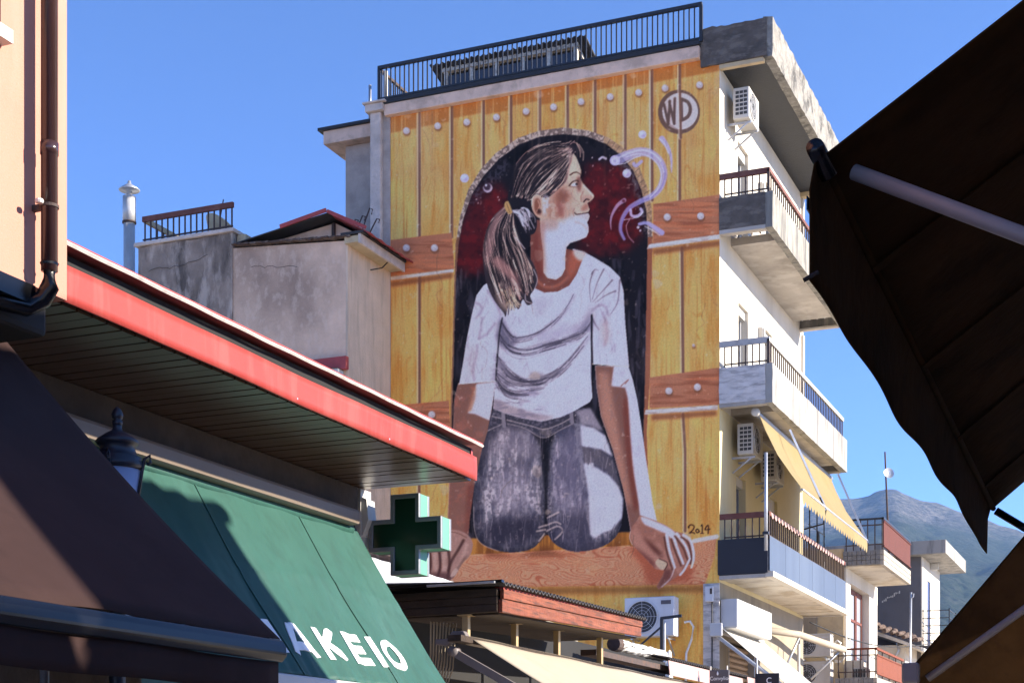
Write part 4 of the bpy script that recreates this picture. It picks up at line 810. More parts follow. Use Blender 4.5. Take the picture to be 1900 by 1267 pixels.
# rooftop railing, every bar
rail = MB().box(-6.78, -.09, 15.44, -.3, -.03, 15.5).build('roof_railing', 'black_iron', H)
MB().box(-6.78, -.075, 14.85, -.3, -.045, 14.885).build('bottom_bar', 'black_iron', rail)
bmsh = mesh(MB().box(-.011, -.011, 0, .011, .011, .56), 'baluster', 'black_iron'); bms2 = mesh(MB().box(-.011, -.011, 0, .011, .011, .56), 'baluster', 'galv')
for k in range(66): put(bmsh, 'baluster', rail, (-6.70+k*.0978, -.06, 14.885))
for a in (-6.76, -.315): MB().box(a-.025, -.085, 14.80, a+.025, -.035, 15.45).build('post', 'black_iron', rail)
MB().tube([(-6.66, .02, 14.8), (-6.66, .02, 15.42)], .045).build('white_post', 'white_rail', rail, True)
sr = MB().bar((-6.76, 0, 15.45), (-6.76, 4.6, 15.45), .05, .05).bar((-6.76, 0, 14.9), (-6.76, 4.6, 14.9), .03, .03).build('side_railing', 'rust_iron', H)
for k in range(24): put(bmsh, 'baluster', sr, (-6.76, .18+k*.185, 14.88))
# ------------------------------------------------------------------ balconies
def balcony(z0, zp, zr, b1, front, end, railm, barm, soff, step=.155, seed=1, panel=False):
    B = MB().box(.0, .78, z0+.03, .83, b1-.72, z0+.17).build('balcony', soff, H)
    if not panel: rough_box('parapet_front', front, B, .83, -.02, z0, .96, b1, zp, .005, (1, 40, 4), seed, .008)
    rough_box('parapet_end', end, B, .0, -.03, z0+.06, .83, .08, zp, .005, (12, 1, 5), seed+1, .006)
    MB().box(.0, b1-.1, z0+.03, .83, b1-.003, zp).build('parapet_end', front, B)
    MB().box(.0, -.022, z0-.01, .83, .14, z0+.058).build('edge_beam', 'soffit', B); MB().box(.0, b1-.16, z0-.01, .83, b1-.01, z0+.028).build('edge_beam', 'soffit', B)
    pocket(B, z0-.02, ((.14, .78), (b1-.72, b1-.16)), .83)
    # railing
    MB().box(.85, .0, zr-.07, .9, b1-.03, zr).build('hand_rail', railm, B); MB().box(.0, .0, zr-.10, .85, .045, zr-.001).build('hand_rail', railm, B)
    MB().box(.865, .03, zp+.05, .885, b1-.05, zp+.075).build('bottom_bar', barm, B); MB().box(.08, .012, zp+.05, .865, .032, zp+.073).build('bottom_bar', barm, B)
    bm_ = mesh(MB().box(-.010, -.010, 0, .010, .010, zr-.06-zp), 'baluster', barm)
    n = int((b1-.1)/step)
    for k in range(n): put(bm_, 'baluster', B, (.875, .06+k*(b1-.14)/(n-1), zp))
    for k in range(6): put(bm_, 'baluster', B, (.09+k*.125, .022, zp))
    MB().box(.855, .0, zp-.01, .897, .04, zr-.03).build('post', barm, B)
    return B
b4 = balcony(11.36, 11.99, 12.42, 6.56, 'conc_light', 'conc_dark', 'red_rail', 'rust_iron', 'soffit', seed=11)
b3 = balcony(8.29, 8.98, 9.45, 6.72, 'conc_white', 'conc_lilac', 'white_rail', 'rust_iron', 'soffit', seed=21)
MB().box(.0, -.006, 9.345, .85, -.001, 9.452).build('rail_board', 'grey_rail', b3)
b2 = balcony(5.25, 5.92, 6.40, 6.9, 'white_wall', 'navy', 'red_rail', 'rust_iron', 'soffit_stained', seed=31, panel=True)
MB().box(-.02, -.045, 5.32, .875, -.033, 5.94).build('end_panel', 'navy', b2)
MB().box(.83, -.01, 5.25, .97, 6.9, 5.345).build('slab_edge', 'white_wall', b2)
pj = [0, 1.2, 2.35, 3.5, 4.6, 5.75, 6.88]
for i in range(6): MB().box(.88, pj[i]+.006, 5.36, .905, pj[i+1]-.006, 5.97+.004*(i % 2)).build('front_panel', 'blue_panel', b2)
MB().box(.78, .0, 5.35, .87, 6.88, 5.9).build('parapet_front', 'conc_lilac', b2)
MB().box(.0, .14, 5.26, .83, .78, 5.30).build('soffit_slab', 'soffit_stained', b2); MB().box(.0, 6.18, 5.26, .83, 6.74, 5.30).build('soffit_slab', 'soffit_stained', b2)
# scalloped cloth strip tied along the lowest rail
def scallop(nm, mat, parent, p0, p1, h, n, dip, out=(0, 0, 0)):
    P0, P1 = Vector(p0), Vector(p1); m = MB(); K = n*6; V = []
    for k in range(K+1):
        t = k/K; p = P0.lerp(P1, t); q = abs(math.sin(math.pi*t*n)); V.append(p); V.append(p+Vector((out[0], out[1], -h+dip*(1-q))))
    F = [(2*k, 2*k+2, 2*k+3, 2*k+1) for k in range(K)]; return m.add(V, F).build(nm, mat, parent)
scallop('rail_cloth', 'pink_tin', b2, (.905, .1, 6.39), (.905, 6.7, 6.39), .10, 26, .085)
# ------------------------------------------------------------------ glazed shed on the roof
T = thing('rooftop_shed', 'small glazed roof shed with corrugated roof behind the rooftop railing', 'shed', (-5.2, 3, 14.35))
zt = 16.42
for k in range(6): MB().box(-6.58+k*.575, 2.5, 14.35, -6.50+k*.575, 2.58, zt).build('post', 'peel_wood', T)
for k in range(5): MB().box(-6.498+k*.575, 2.53, 14.7, -6.582+(k+1)*.575, 2.545, zt-.08).build('pane', 'hut_glass', T)
MB().box(-6.62, 2.48, zt, -3.6, 2.6, zt+.08).build('head_beam', 'peel_wood', T); MB().box(-6.6, 2.52, 14.35, -3.6, 2.56, 14.7).build('sill_wall', 'conc_pier', T)
MB().box(-3.66, 2.6, 14.35, -3.6, 4.8, 15.2).box(-6.6, 2.6, 14.35, -6.55, 4.8, 15.0).build('end_wall', 'peel_wood', T); MB().bar((-3.63, 2.55, zt), (-3.63, 4.8, 15.5), .06, .08).build('end_rafter', 'peel_wood', T)
def corrug(nm, mat, parent, o, du, dv, nu, nv, amp, waves, thick=.012):
    o, du, dv = Vector(o), Vector(du), Vector(dv); n = du.cross(dv).normalized()
    return MB().grid(lambda u, v: o+du*u+dv*v+n*amp*math.sin(2*math.pi*waves*u), nu, nv, thick).build(nm, mat, parent, True)
corrug('roof', 'tin_black', T, (-6.85, 2.35, zt+.13), (3.45, 0, 0), (0, 2.8, -.75), 160, 2, .022, 26)
# ------------------------------------------------------------------ air conditioners
def ac(label, x, y, z, face, W=.8, D=.3, Hh=.56, mat='ac_white', group='air conditioner units', bracket=True, logo=False, wall=None):
    # (x, y, z): low corner of the box; face 'a' blows towards +X (long side along Y), face 'b' blows towards -Y (long side along X)
    t = thing('air_conditioner', label, 'air conditioner', (x, y, z), group)
    def bx(u0, v0, z0, u1, v1, z1, m):   # u along the front, v outwards from the back (0) to the front (D)
        if face == 'a': m.box(x+v0, y+u0, z+z0, x+v1, y+u1, z+z1)
        else: m.box(x+u0, y+D-v1, z+z0, x+u1, y+D-v0, z+z1)
        return m
    bx(0, 0, 0, W, D, Hh, MB()).build('body', mat, t, bevel=.018)
    def P(u, v, zz): return (x+v, y+u, z+zz) if face == 'a' else (x+u, y+D-v, z+zz)
    # the fan opening: recessed dark disc, ring and wire guard
    c, r = W*.36, Hh*.41
    V = [P(c+r*math.cos(k*math.pi/16), D+.004, Hh*.5+r*math.sin(k*math.pi/16)) for k in range(32)]
    MB().add(V, [tuple(range(32))]).build('fan_opening', 'ac_dark', t)
    ring = MB().tube([P(c+r*math.cos(k*math.pi/16), D+.01, Hh*.5+r*math.sin(k*math.pi/16)) for k in range(33)], .012, 6).build('fan_ring', mat, t, True)
    g = MB()
    for k in range(1, 5): g.tube([P(c+r*k/5*math.cos(q*math.pi/12), D+.014, Hh*.5+r*k/5*math.sin(q*math.pi/12)) for q in range(25)], .003, 4)
    for k in range(8): g.tube([P(c, D+.016, Hh*.5), P(c+r*math.cos(k*math.pi/4), D+.016, Hh*.5+r*math.sin(k*math.pi/4))], .003, 4)
    g.build('wire_guard', 'ac_grey', t)
    MB().tube([P(c, D+.005, Hh*.5), P(c, D+.02, Hh*.5)], .05, 12).build('fan_hub', 'ac_dark', t)
    if face == 'a':   # side louvres, seen from the street's end
        for j in range(6):
            for i in range(3): MB().box(x+.05+i*.075, y-.004, z+.07+j*.075, x+.112+i*.075, y-.001, z+.12+j*.075).build('louvre', 'ac_dark', t)
    if logo: bx(W*.74, D+.001, Hh*.8, W*.94, D+.004, Hh*.9, MB()).build('maker_plate', 'sign_grey', t)
    else: bx(W*.76, D+.001, Hh*.82, W*.93, D+.003, Hh*.86, MB()).build('maker_plate', 'ac_grey', t)
    if bracket:
        for u in (.12, W-.14):
            m = MB()
            if face == 'a': m.box(.0 if wall is None else wall, y+u, z-.05, x+D, y+u+.03, z-.012).bar((.01, y+u+.015, z-.3), (x+D-.05, y+u+.015, z-.03), .025, .025)
            else: m.box(x+u, y, z-.05, x+u+.03, y+D+.1 if wall is None else wall, z-.012).bar((x+u+.015, (y+D+.1 if wall is None else wall)-.01, z-.32), (x+u+.015, y+.05, z-.03), .025, .025)
            m.build('bracket', 'galv', t)
    return t
ac('white air conditioner high on the wall under the roof slab', .13, .42, 13.53, 'a', .72)
ac('air conditioner on the shaded yellow wall beside the yellow awning', .13, .72, 7.58, 'a', .72)
ac('air conditioner half hidden behind the silver pole and yellow awning', .13, 2.45, 7.42, 'a', .72)
A1 = ac('air conditioner on the mural just below the painted hand', -1.62, -.46, 4.24, 'b', .92, .3, .70, 'ac_grey', logo=True, wall=-.01)
ac('upper of the two air conditioners under the blue panelled balcony', -.55, 8.3, 4.50, 'b', .84, .32, .52, 'ac_white', wall=8.98)
ac('lower of the two air conditioners under the blue panelled balcony', -.55, 8.3, 3.84, 'b', .84, .32, .56, 'ac_white', wall=8.98)
# pipe and lead of the unit on the mural
t = thing('condensate_pipe', 'white bent pipe on the mural beside the lower air conditioner', 'pipe', (-.5, -.06, 3.5))
MB().tube([(-.62, -.1, 4.5), (-.52, -.08, 4.52), (-.46, -.06, 4.42), (-.5, -.05, 4.2), (-.6, -.04, 3.95), (-.61, -.04, 3.4)], .022, 8).build('pipe', 'insul', t, True)
MB().box(-.66, -.09, 3.6, -.56, -.002, 3.63).build('clip', 'galv', t)
t = thing('pipe_bracket', 'steel bracket frame wrapped in torn white foil below the mural', 'bracket', (-.76, -.9, 3.3))
MB().bar((-.78, -.92, 3.3), (-.78, -.92, 4.5), .05, .05).bar((-.8, -.92, 4.5), (-.42, -.92, 4.53), .04, .05).bar((-.8, -.9, 4.35), (-1.55, -.9, 3.75), .03, .03).build('frame', 'black_iron', t)
MB().tube([(-.72, -.95, 3.3), (-.72, -.95, 3.9), (-.72, -.95, 4.45)], .022).build('conduit', 'white_rail', t, True)
MB().grid(lambda u, v: (-.68+.13*math.cos(6.28*u)*(1-.55*v)+random.uniform(-.02, .02), -.93+.12*math.sin(6.28*u)*(1-.55*v), 3.3+.62*v+random.uniform(-.03, .03)), 12, 8).build('foil_wrap', 'foil', t)
# ------------------------------------------------------------------ yellow awning of the first floor
t = thing('yellow_awning', 'long pale yellow awning hanging under the second lowest balcony', 'awning', (.6, 3.5, 8.25))
prof = [(.60, 8.24), (.72, 7.90), (.93, 7.45), (1.17, 7.10), (1.40, 6.80)]
def along(prof, v):
    k = v*(len(prof)-1); i = min(int(k), len(prof)-2); f = k-i; return (prof[i][0]*(1-f)+prof[i+1][0]*f, prof[i][1]*(1-f)+prof[i+1][1]*f)
def yel(u, v):
    a, z = along(prof, v); s = math.sin(math.pi*v); return (a-.07*s*math.sin(math.pi*u)+.02*s, .36+u*6.3, z-.03*s*math.sin(math.pi*u*2)-.01*math.sin(19*u)*s)
MB().grid(yel, 40, 12, .004).build('canvas', 'yellow_cloth', t, True)
scallop('valance', 'yellow_cloth', t, (1.405, .36, 6.80), (1.405, 6.66, 6.80), .27, 26, .09)
MB().tube([(.6, .2, 8.2), (.6, 6.8, 8.2)], .05).build('roller', 'frame_grey', t, True); MB().tube([(.6, .18, 8.2), (.6, .24, 8.2)], .075, 14).build('roller_cap', 'ac_white', t, True)
MB().tube([(1.4, .36, 6.8), (1.4, 6.66, 6.8)], .022).build('front_bar', 'galv', t, True)
for y0, y1 in ((1.9, 2.3), (6.45, 6.62)): MB().bar((.82, y0, 8.22), (1.42, y1, 6.75), .03, .04).build('arm', 'galv', t)
MB().tube([(1.32, 2.2, 6.98), (1.42, 2.3, 6.75), (1.36, 2.34, 6.5), (1.0, 2.34, 6.42)], .016).build('elbow_rod', 'black_iron', t, True)
t = thing('steel_pole', 'silver pole rising from the corner of the blue panelled balcony', 'pole', (.85, -.06, 5.9))
MB().tube([(.85, -.06, 5.7), (.85, -.06, 7.41)], .032, 12).build('pole', 'galv', t, True); MB().box(.8, -.1, 5.98, .9, .0, 6.03).build('clamp', 'black_iron', t)
# drying rack and clutter on that balcony
t = thing('clothes_airer', 'dark metal drying rack on the blue panelled balcony under the yellow awning', 'drying rack', (.6, 4.5, 5.45))
for y in (4.2, 4.9, 5.6): MB().tube([(.7, y, 5.45), (.7, y, 7.2)], .012, 6).build('upright', 'black_iron', t)
for z in (6.5, 6.8): MB().tube([(.7, 4.1, z), (.7, 5.7, z)], .008, 6).build('rod', 'black_iron', t)
MB().box(.69, 4.95, 6.5, .71, 5.1, 6.78).build('cloth', 'cable', t)
# ------------------------------------------------------------------ shop front under the balconies
t = thing('shop_sign_box', 'blank white sign box under the lowest balcony corner', 'sign', (.16, 1.3, 4.4)); MB().box(.005, .05, 4.40, .31, 2.62, 4.9).build('casing', 'alu', t, bevel=.012); MB().box(.02, .07, 4.385, .29, 2.6, 4.398).build('bottom_light_strip', 'frame_white', t)
t = thing('meter_box', 'small grey meter box under the blue panelled balcony', 'meter box', (-.16, -.05, 4.9)); MB().box(-.23, -.13, 4.85, -.09, -.031, 5.12).build('case', 'ac_grey', t, bevel=.008); MB().box(-.14, -.134, 4.98, -.1, -.131, 5.08).build('window', 'rust_iron', t); MB().tube([(-.12, -.06, 4.86), (-.12, -.06, 3.6)], .012, 6).build('lead', 'cable', t)
t = thing('roller_shutter', 'tan roller shutter closed below the white shop awning', 'shutter', (-.1, 1.6, 0))
for k in range(40): MB().prism([(-.16, k*.105), (-.13, k*.105+.012), (-.115, k*.105+.05), (-.13, k*.105+.09), (-.16, k*.105+.102)], .64, 2.53).build('slat', 'shutter', t)
MB().box(-.2, .62, 0, .0, .68, 4.25).box(-.2, 2.49, 0, .0, 2.55, 4.25).build('guide_rail', 'frame_grey', t)
t = thing('white_shop_awning', 'white pull out awning on folding arms below the white sign box', 'awning', (.1, 1.2, 4.3))
wp = [(.0, 4.43), (.5, 3.98), (1.0, 3.55), (1.45, 3.14)]
MB().grid(lambda u, v: (along(wp, v)[0], -.06+u*3.1, along(wp, v)[1]-.035*math.sin(math.pi*v)*math.sin(math.pi*u)), 20, 10, .004).build('canvas', 'white_cloth', t, True)
MB().box(-.1, -.14, 4.28, .06, 3.1, 4.42).build('roller_box', 'alu', t, bevel=.02); MB().box(-.13, -.2, 4.22, .1, -.15, 4.46).build('end_bracket', 'alu', t, bevel=.02)
MB().tube([(-.05, -.1, 4.26), (1.42, -.02, 3.12)], .035, 8).build('arm', 'alu', t, True); MB().tube([(-.05, 2.9, 4.26), (1.42, 2.95, 3.12)], .035, 8).build('arm', 'alu', t, True); MB().tube([(1.45, -.1, 3.12), (1.45, 3.08, 3.12)], .04, 10).build('front_bar', 'alu', t, True)
MB().grid(lambda u, v: (1.46, -.06+u*3.1, 3.12-.26*v), 12, 2).build('valance', 'white_cloth', t)
t = thing('folded_awning', 'rolled cream awning with bent arms in front of the two air conditioners', 'awning', (.4, 5, 4.4))
MB().tube([(.12, 3.1, 4.62), (.4, 4.6, 4.66), (.6, 5.9, 4.60), (.8, 7.2, 4.55)], .07, 10).build('rolled_canvas', 'cream_cloth', t, True)
for y in (4.6, 7.2): MB().tube([(.4 if y < 5 else .8, y, 4.6), (.15, y-.3, 3.9)], .025, 8).build('arm', 'galv', t, True)
MB().tube([(.3, 5, 3.0), (.3, 5, 4.64)], .03, 8).build('post', 'white_rail', t, True)
# AC pipes at the recess
t = thing('lagged_pipes', 'looping white lagged pipes beside the two stacked air conditioners', 'pipes', (.4, 8.6, 4)); MB().tube([(.3, 8.45, 4.75), (.42, 8.4, 4.86), (.5, 8.4, 4.8), (.45, 8.4, 4.66), (.3, 8.42, 4.6)], .022, 8).build('pipe', 'insul', t, True); MB().tube([(.34, 8.45, 4.7), (.5, 8.42, 4.68), (.58, 8.42, 4.5), (.5, 8.42, 4.38), (.36, 8.42, 4.4)], .03, 8).build('pipe', 'insul', t, True); MB().tube([(.42, 8.5, 4.35), (.46, 8.5, 3.9), (.36, 8.5, 3.5)], .012, 6).build('lead', 'cable', t, True)
# ------------------------------------------------------------------ old grey house left of the mural
G = thing('old_grey_house', 'old stained grey house with rusty roof rail left of the mural', 'house', (-9, 0, 0))
MB().box(-9.0, -1.72, 0, -6.58, 3, 11.52).prism([(-9.0, 11.52), (-6.58, 11.52), (-6.58, 11.58), (-9.0, 11.76)], -1.72, 3).build('front_wall', 'house_front', G)
rough_box('stained_wall', 'house_stained', G, -11.15, -1.74, 0, -9.003, 3, 12.05, .006, (14, 1, 40), 8, .02)
MB().box(-11.22, -1.8, 12.06, -8.95, 3, 12.13).build('coping', 'conc_pier', G, bevel=.01)
MB().box(-9.003, -1.6, 11.8, -8.8, 1, 12.06).build('parapet_stub', 'tan_plaster', G, bevel=.03)
MB().box(-6.578, -1.718, 0, -6.54, -.03, 11.5).build('side_wall', 'house_side', G)
# roof of tin sheets over a low gable
MB().prism([(-8.85, 11.80), (-6.95, 12.04), (-6.35, 11.70), (-6.4, 11.6), (-8.8, 11.78)], -1.45, -1.35).build('gable_wall', 'house_front', G)
MB().box(-7.0, -1.5, 11.6, -6.94, -1.44, 12.03).build('gable_post', 'rust_iron', G)
MB().grid(lambda u, v: (-8.95+2.05*u, -1.8+3.8*v, 11.82+.30*u+.012*math.sin(60*v)), 6, 60, .02).build('roof_sheet', 'tin_black', G); MB().grid(lambda u, v: (-6.9+.85*u, -1.8+3.8*v, 12.12-.48*u+.012*math.sin(60*v)), 4, 60, .02).build('roof_sheet', 'red_tin', G)
MB().bar((-7.9, -1.84, 11.98), (-6.92, -1.84, 12.15), .03, .07).build('verge_board', 'red_tin', G); MB().bar((-6.9, -1.84, 12.13), (-6.1, -1.84, 11.72), .03, .06).build('verge_board', 'red_tin', G)
r = random.Random(2)
for k in range(34): MB().box(-8.98+k*.075, -1.84+r.uniform(-.015, .015), 11.78-k*.0052+r.uniform(-.01, .01), -8.91+k*.075, -1.5, 11.805-k*.0052+r.uniform(0, .012)).build('roof_slate', 'clay', G)
rc = random.Random(21)
for (a0, z0_, n_, dz_) in ((-10.9, 11.55, 16, .02), (-8.6, 11.35, 12, -.02)):
    pts = [(a0, -1.742 if a0 < -9.003 else -1.722, z0_)]
    for k in range(n_): pts.append((pts[-1][0]+.06+rc.uniform(0, .05), pts[0][1], pts[-1][2]+dz_*rc.uniform(-1, 2)+rc.uniform(-.03, .03)))
    pts = [(p_[0], -1.749 if p_[0] < -9.003 else -1.721, p_[2]) for p_ in pts if p_[0] < -6.6]; MB().tube(pts, .0045, 4).build('plaster_crack', 'stone_dark', G)
# the eave that turns the corner towards the mural
MB().prism([(-1.80, 11.50), (-.02, 11.50), (-.02, 11.62), (-1.80, 11.62)], -6.56, -6.26, 'a').build('eave_slab', 'tan_plaster', G); MB().box(-6.265, -1.82, 11.47, -6.22, -.02, 11.64).build('eave_board', 'conc_pier', G)
for k in range(12): MB().box(-6.62, -1.84+k*.152, 11.645+r.uniform(-.006, .012), -6.17+r.uniform(-.02, .02), -1.70+k*.152, 11.69+r.uniform(-.005, .01)).build('eave_tile', 'tin_black', G)
MB().tube([(-6.3, -.55, 11.5), (-6.28, -.5, 11.58), (-6.36, -.7, 11.36), (-6.5, -.9, 11.28)], .012, 6).build('loose_wire', 'cable', G)
for k, (a, h) in enumerate(((-6.55, .5), (-6.4, .62), (-6.25, .4), (-6.7, .45))): MB().tube([(a-.2, -1.2, 11.7), (a-.06, -1.2, 11.7+h*.6), (a+.04, -1.2, 11.7+h), (a+.1, -1.2, 11.7+h*.95), (a+.08, -1.2, 11.7+h*.8)], .013, 6).build('starter_bar', 'rust_iron', G)
# roof rail
R_ = MB().box(-11.05, -1.76, 12.53, -8.99, -1.70, 12.63).build('roof_rail', 'red_rail', G); gb = mesh(MB().box(-.012, -.012, 0, .012, .012, .42), 'baluster', 'rust_iron')
for k in range(16): put(gb, 'baluster', R_, (-11.0+k*.132, -1.73, 12.12))
MB().box(-11.05, -1.745, 12.17, -9.0, -1.715, 12.195).build('bottom_bar', 'rust_iron', R_)
R2 = MB().bar((-11.03, -1.7, 12.58), (-11.03, 2.6, 12.58), .06, .1).build('roof_rail', 'tan_plaster', G)
for k in range(20): put(gb, 'baluster', R2, (-11.03, -1.5+k*.21, 12.12))
t = thing('satellite_dish', 'tilted brown dish with a rod aerial behind the rusty roof rail', 'satellite dish', (-10.2, -.6, 12.1))
MB().lathe([(.0, 0), (.16, .02), (.28, .07), (.36, .15), (.35, .17), (.27, .09), (.15, .04), (.0, .025)], (0, 0, 0), 20).build('dish', 'tan_plaster', None)
dsh = bpy.data.objects[-1] if False else [o for o in COL.objects if o.name == 'dish'][0]
dsh.parent = t; dsh.location = (.12, 0, .40); dsh.scale = (1.15, 1.15, 1.15); dsh.rotation_euler = (math.radians(-25), math.radians(28), 0)
MB().tube([(-10.2, -.6, 12.1), (-10.15, -.6, 12.55)], .025, 8).build('mount', 'rust_iron', t); MB().tube([(-10.1, -.6, 12.5), (-9.95, -.6, 13.2)], .012, 6).build('rod', 'rust_iron', t)
# canopy scrap on the front wall
t = thing('lean_to_canopy', 'dark red fascia of a small white canopy on the grey house wall', 'canopy', (-6.9, -1.8, 9.2)); MB().box(-7.5, -1.86, 9.2, -6.5, -1.75, 9.43).build('fascia', 'red_tin', t); MB().prism([(-7.4, 9.19), (-6.62, 9.19), (-6.62, 9.03), (-7.4, 9.08)], -1.95, -1.73).build('panel', 'white_rail', t)
for k in range(8): MB().box(-7.4+k*.1, -1.98, 9.192, -7.31+k*.1, -1.74, 9.199).build('tile', 'clay', t)
# flue
t = thing('metal_flue', 'tall zinc flue pipe with conical cap beside the grey house', 'chimney', (-11.91, -1, 0)); c = (-11.91, -1.0, 0)
MB().tube([(c[0], c[1], 8), (c[0], c[1], 12.9)], .115, 20).build('lower_pipe', 'flue', t, True); MB().tube([(c[0], c[1], 12.88), (c[0], c[1], 13.4)], .132, 20).build('upper_pipe', 'flue', t, True)
for z in (12.88, 11.6): MB().tube([(c[0], c[1], z-.015), (c[0], c[1], z+.02)], .14, 20).build('joint_band', 'rust_iron', t, True)
MB().lathe([(.06, 13.4), (.06, 13.5), (.2, 13.52), (.215, 13.54), (.1, 13.62), (.04, 13.66), (.03, 13.72), (.0, 13.73)], (c[0], c[1], 0), 22).build('cap', 'galv', t, True); MB().box(c[0]+.1, c[1]-.02, 11.7, -11.1, c[1]+.02, 11.73).build('stay', 'rust_iron', t)
# ------------------------------------------------------------------ pharmacy with the red roof edge
P = thing('pharmacy_building', 'low shop building with a faded red roof fascia and slatted brown soffit', 'building', (0, -17.5, 0))
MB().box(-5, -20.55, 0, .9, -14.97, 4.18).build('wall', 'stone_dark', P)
F0, F1 = -20.58, -15.03
def fas(u, v):  # slightly wavy sheet
    return (2.0+.006*math.sin(7*u+2*v)+.004*math.sin(23*u), F0+u*(F1-F0), 4.175+.195*v+.003*math.sin(9*u))
MB().grid(lambda u, v: fas(1-u, v), 60, 4, .02).build('fascia', 'fascia_red', P, True)
for k in range(5): MB().box(2.004, F0+.9+k*1.06, 4.176, 2.012, F0+.903+k*1.06, 4.366).build('joint_strip', 'red_tin', P)
for k in range(12): MB().box(2.004, F0+.35+k*.45, 4.20, 2.014, F0+.362+k*.45, 4.212).build('screw', 'galv', P)
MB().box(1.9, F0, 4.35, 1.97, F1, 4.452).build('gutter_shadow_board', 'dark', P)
MB().grid(lambda u, v: (-5+6.3*v, F0+u*(F1+.03-F0), 4.80-.27*v), 20, 6, .02).build('roof', 'conc_white', P); MB().grid(lambda u, v: (1.3+.76*v, F0+u*(F1+.03-F0), 4.53-.052*v), 50, 2, .014).build('roof_edge_sheet', 'red_tin', P); MB().grid(lambda u, v: (2.062+.012*v, F0+u*(F1+.03-F0), 4.458+.013*v+.002*math.sin(13*u)+.0015*math.sin(61*u)), 80, 2, .014).build('roof_trim', 'trim_white', P)
MB().box(-.5, F1-.03, 4.2, 1.98, F1, 4.44).build('end_fascia', 'red_tin', P)
sl = mesh(MB().box(0, -.057, -.008, 1.04, .057, .008), 'soffit_slat', 'soffit_slat'); sl2 = mesh(MB().box(0, -.057, -.008, 1.04, .057, .008), 'soffit_slat', 'soffit_slat')
for k in range(43): put(sl if k % 2 else sl2, 'soffit_slat', P, (.925, F1-.065-k*.13, 4.183+.0015*(k % 3)))
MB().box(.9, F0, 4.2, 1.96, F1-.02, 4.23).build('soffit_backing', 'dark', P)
MB().box(.9, F0, 3.95, .96, F1-.15, 4.17).build('lintel', 'stone_dark', P)
MB().box(.76, -15.12, 0, .955, -14.93, 4.17).build('corner_pilaster', 'white_rail', P); MB().prism([(.955, 4.1), (1.0, 4.08), (1.02, 3.9), (.97, 3.78), (.955, 3.76)], -15.1, -14.95).build('pilaster_trim', 'ac_white', P)
for k in range(4): MB().box(.8, -14.929, 3.5+k*.07, .95, -14.9, 3.53+k*.07).build('vent_slat', 'white_rail', P)
# green awning with white letters
t = thing('pharmacy_awning', 'sunlit green pharmacy awning with white Greek lettering', 'awning', (1.4, -17.4, 3))
gp0, gp1 = (1.0, 3.80), (1.93, 2.355); gl = math.hypot(gp1[0]-gp0[0], gp1[1]-gp0[1]); gd = ((gp1[0]-gp0[0])/gl, (gp1[1]-gp0[1])/gl); gn = (-gd[1], gd[0])
def gsurf(b, s, lift=0.):
    v = s/gl; sag = -.022*math.sin(math.pi*v)*(1+.25*math.sin(3.1*b))+.0045*math.sin(26*b+4*v)*v+.006*math.sin(9*b+5*v*v)+.004*math.sin(47*b+9*v)*v*v+.005*math.exp(-((v-.44-.03*math.sin(2*b))/.02)**2); return (gp0[0]+gd[0]*s+gn[0]*(sag+lift), b, gp0[1]+gd[1]*s+gn[1]*(sag+lift))
MB().grid(lambda u, v: gsurf(-15.3-u*4.35, v*gl), 150, 40, .004).build('canvas', 'green_cloth', t, True)
for b in (-16.3, -17.75, -19.1): MB().grid(lambda u, v: gsurf(b+u*.018, v*gl, .0035), 1, 24, .003).build('seam', 'green_cloth', t, True)
LET = {'A': [((0, 0), (.42, 1)), ((.42, 1), (.58, 1)), ((.58, 1), (1, 0)), ((.2, .3), (.8, .3))], 'K': [((.12, 0), (.12, 1)), ((.9, 1), (.2, .45)), ((.35, .55), (.95, 0))], 'E': [((.12, 0), (.12, 1)), ((.12, .11), (.95, .11)), ((.12, .5), (.85, .5)), ((.12, .89), (.95, .89))],
       'I': [((.5, 0), (.5, 1))], 'M': [((.1, 0), (.1, 1)), ((.12, 1), (.5, .2)), ((.5, .2), (.88, 1)), ((.9, 0), (.9, 1))], 'R': [((.12, 0), (.12, 1)), ((.12, .89), (.6, .89)), ((.6, .89), (.85, .7)), ((.85, .7), (.6, .48)), ((.6, .48), (.12, .48))]}
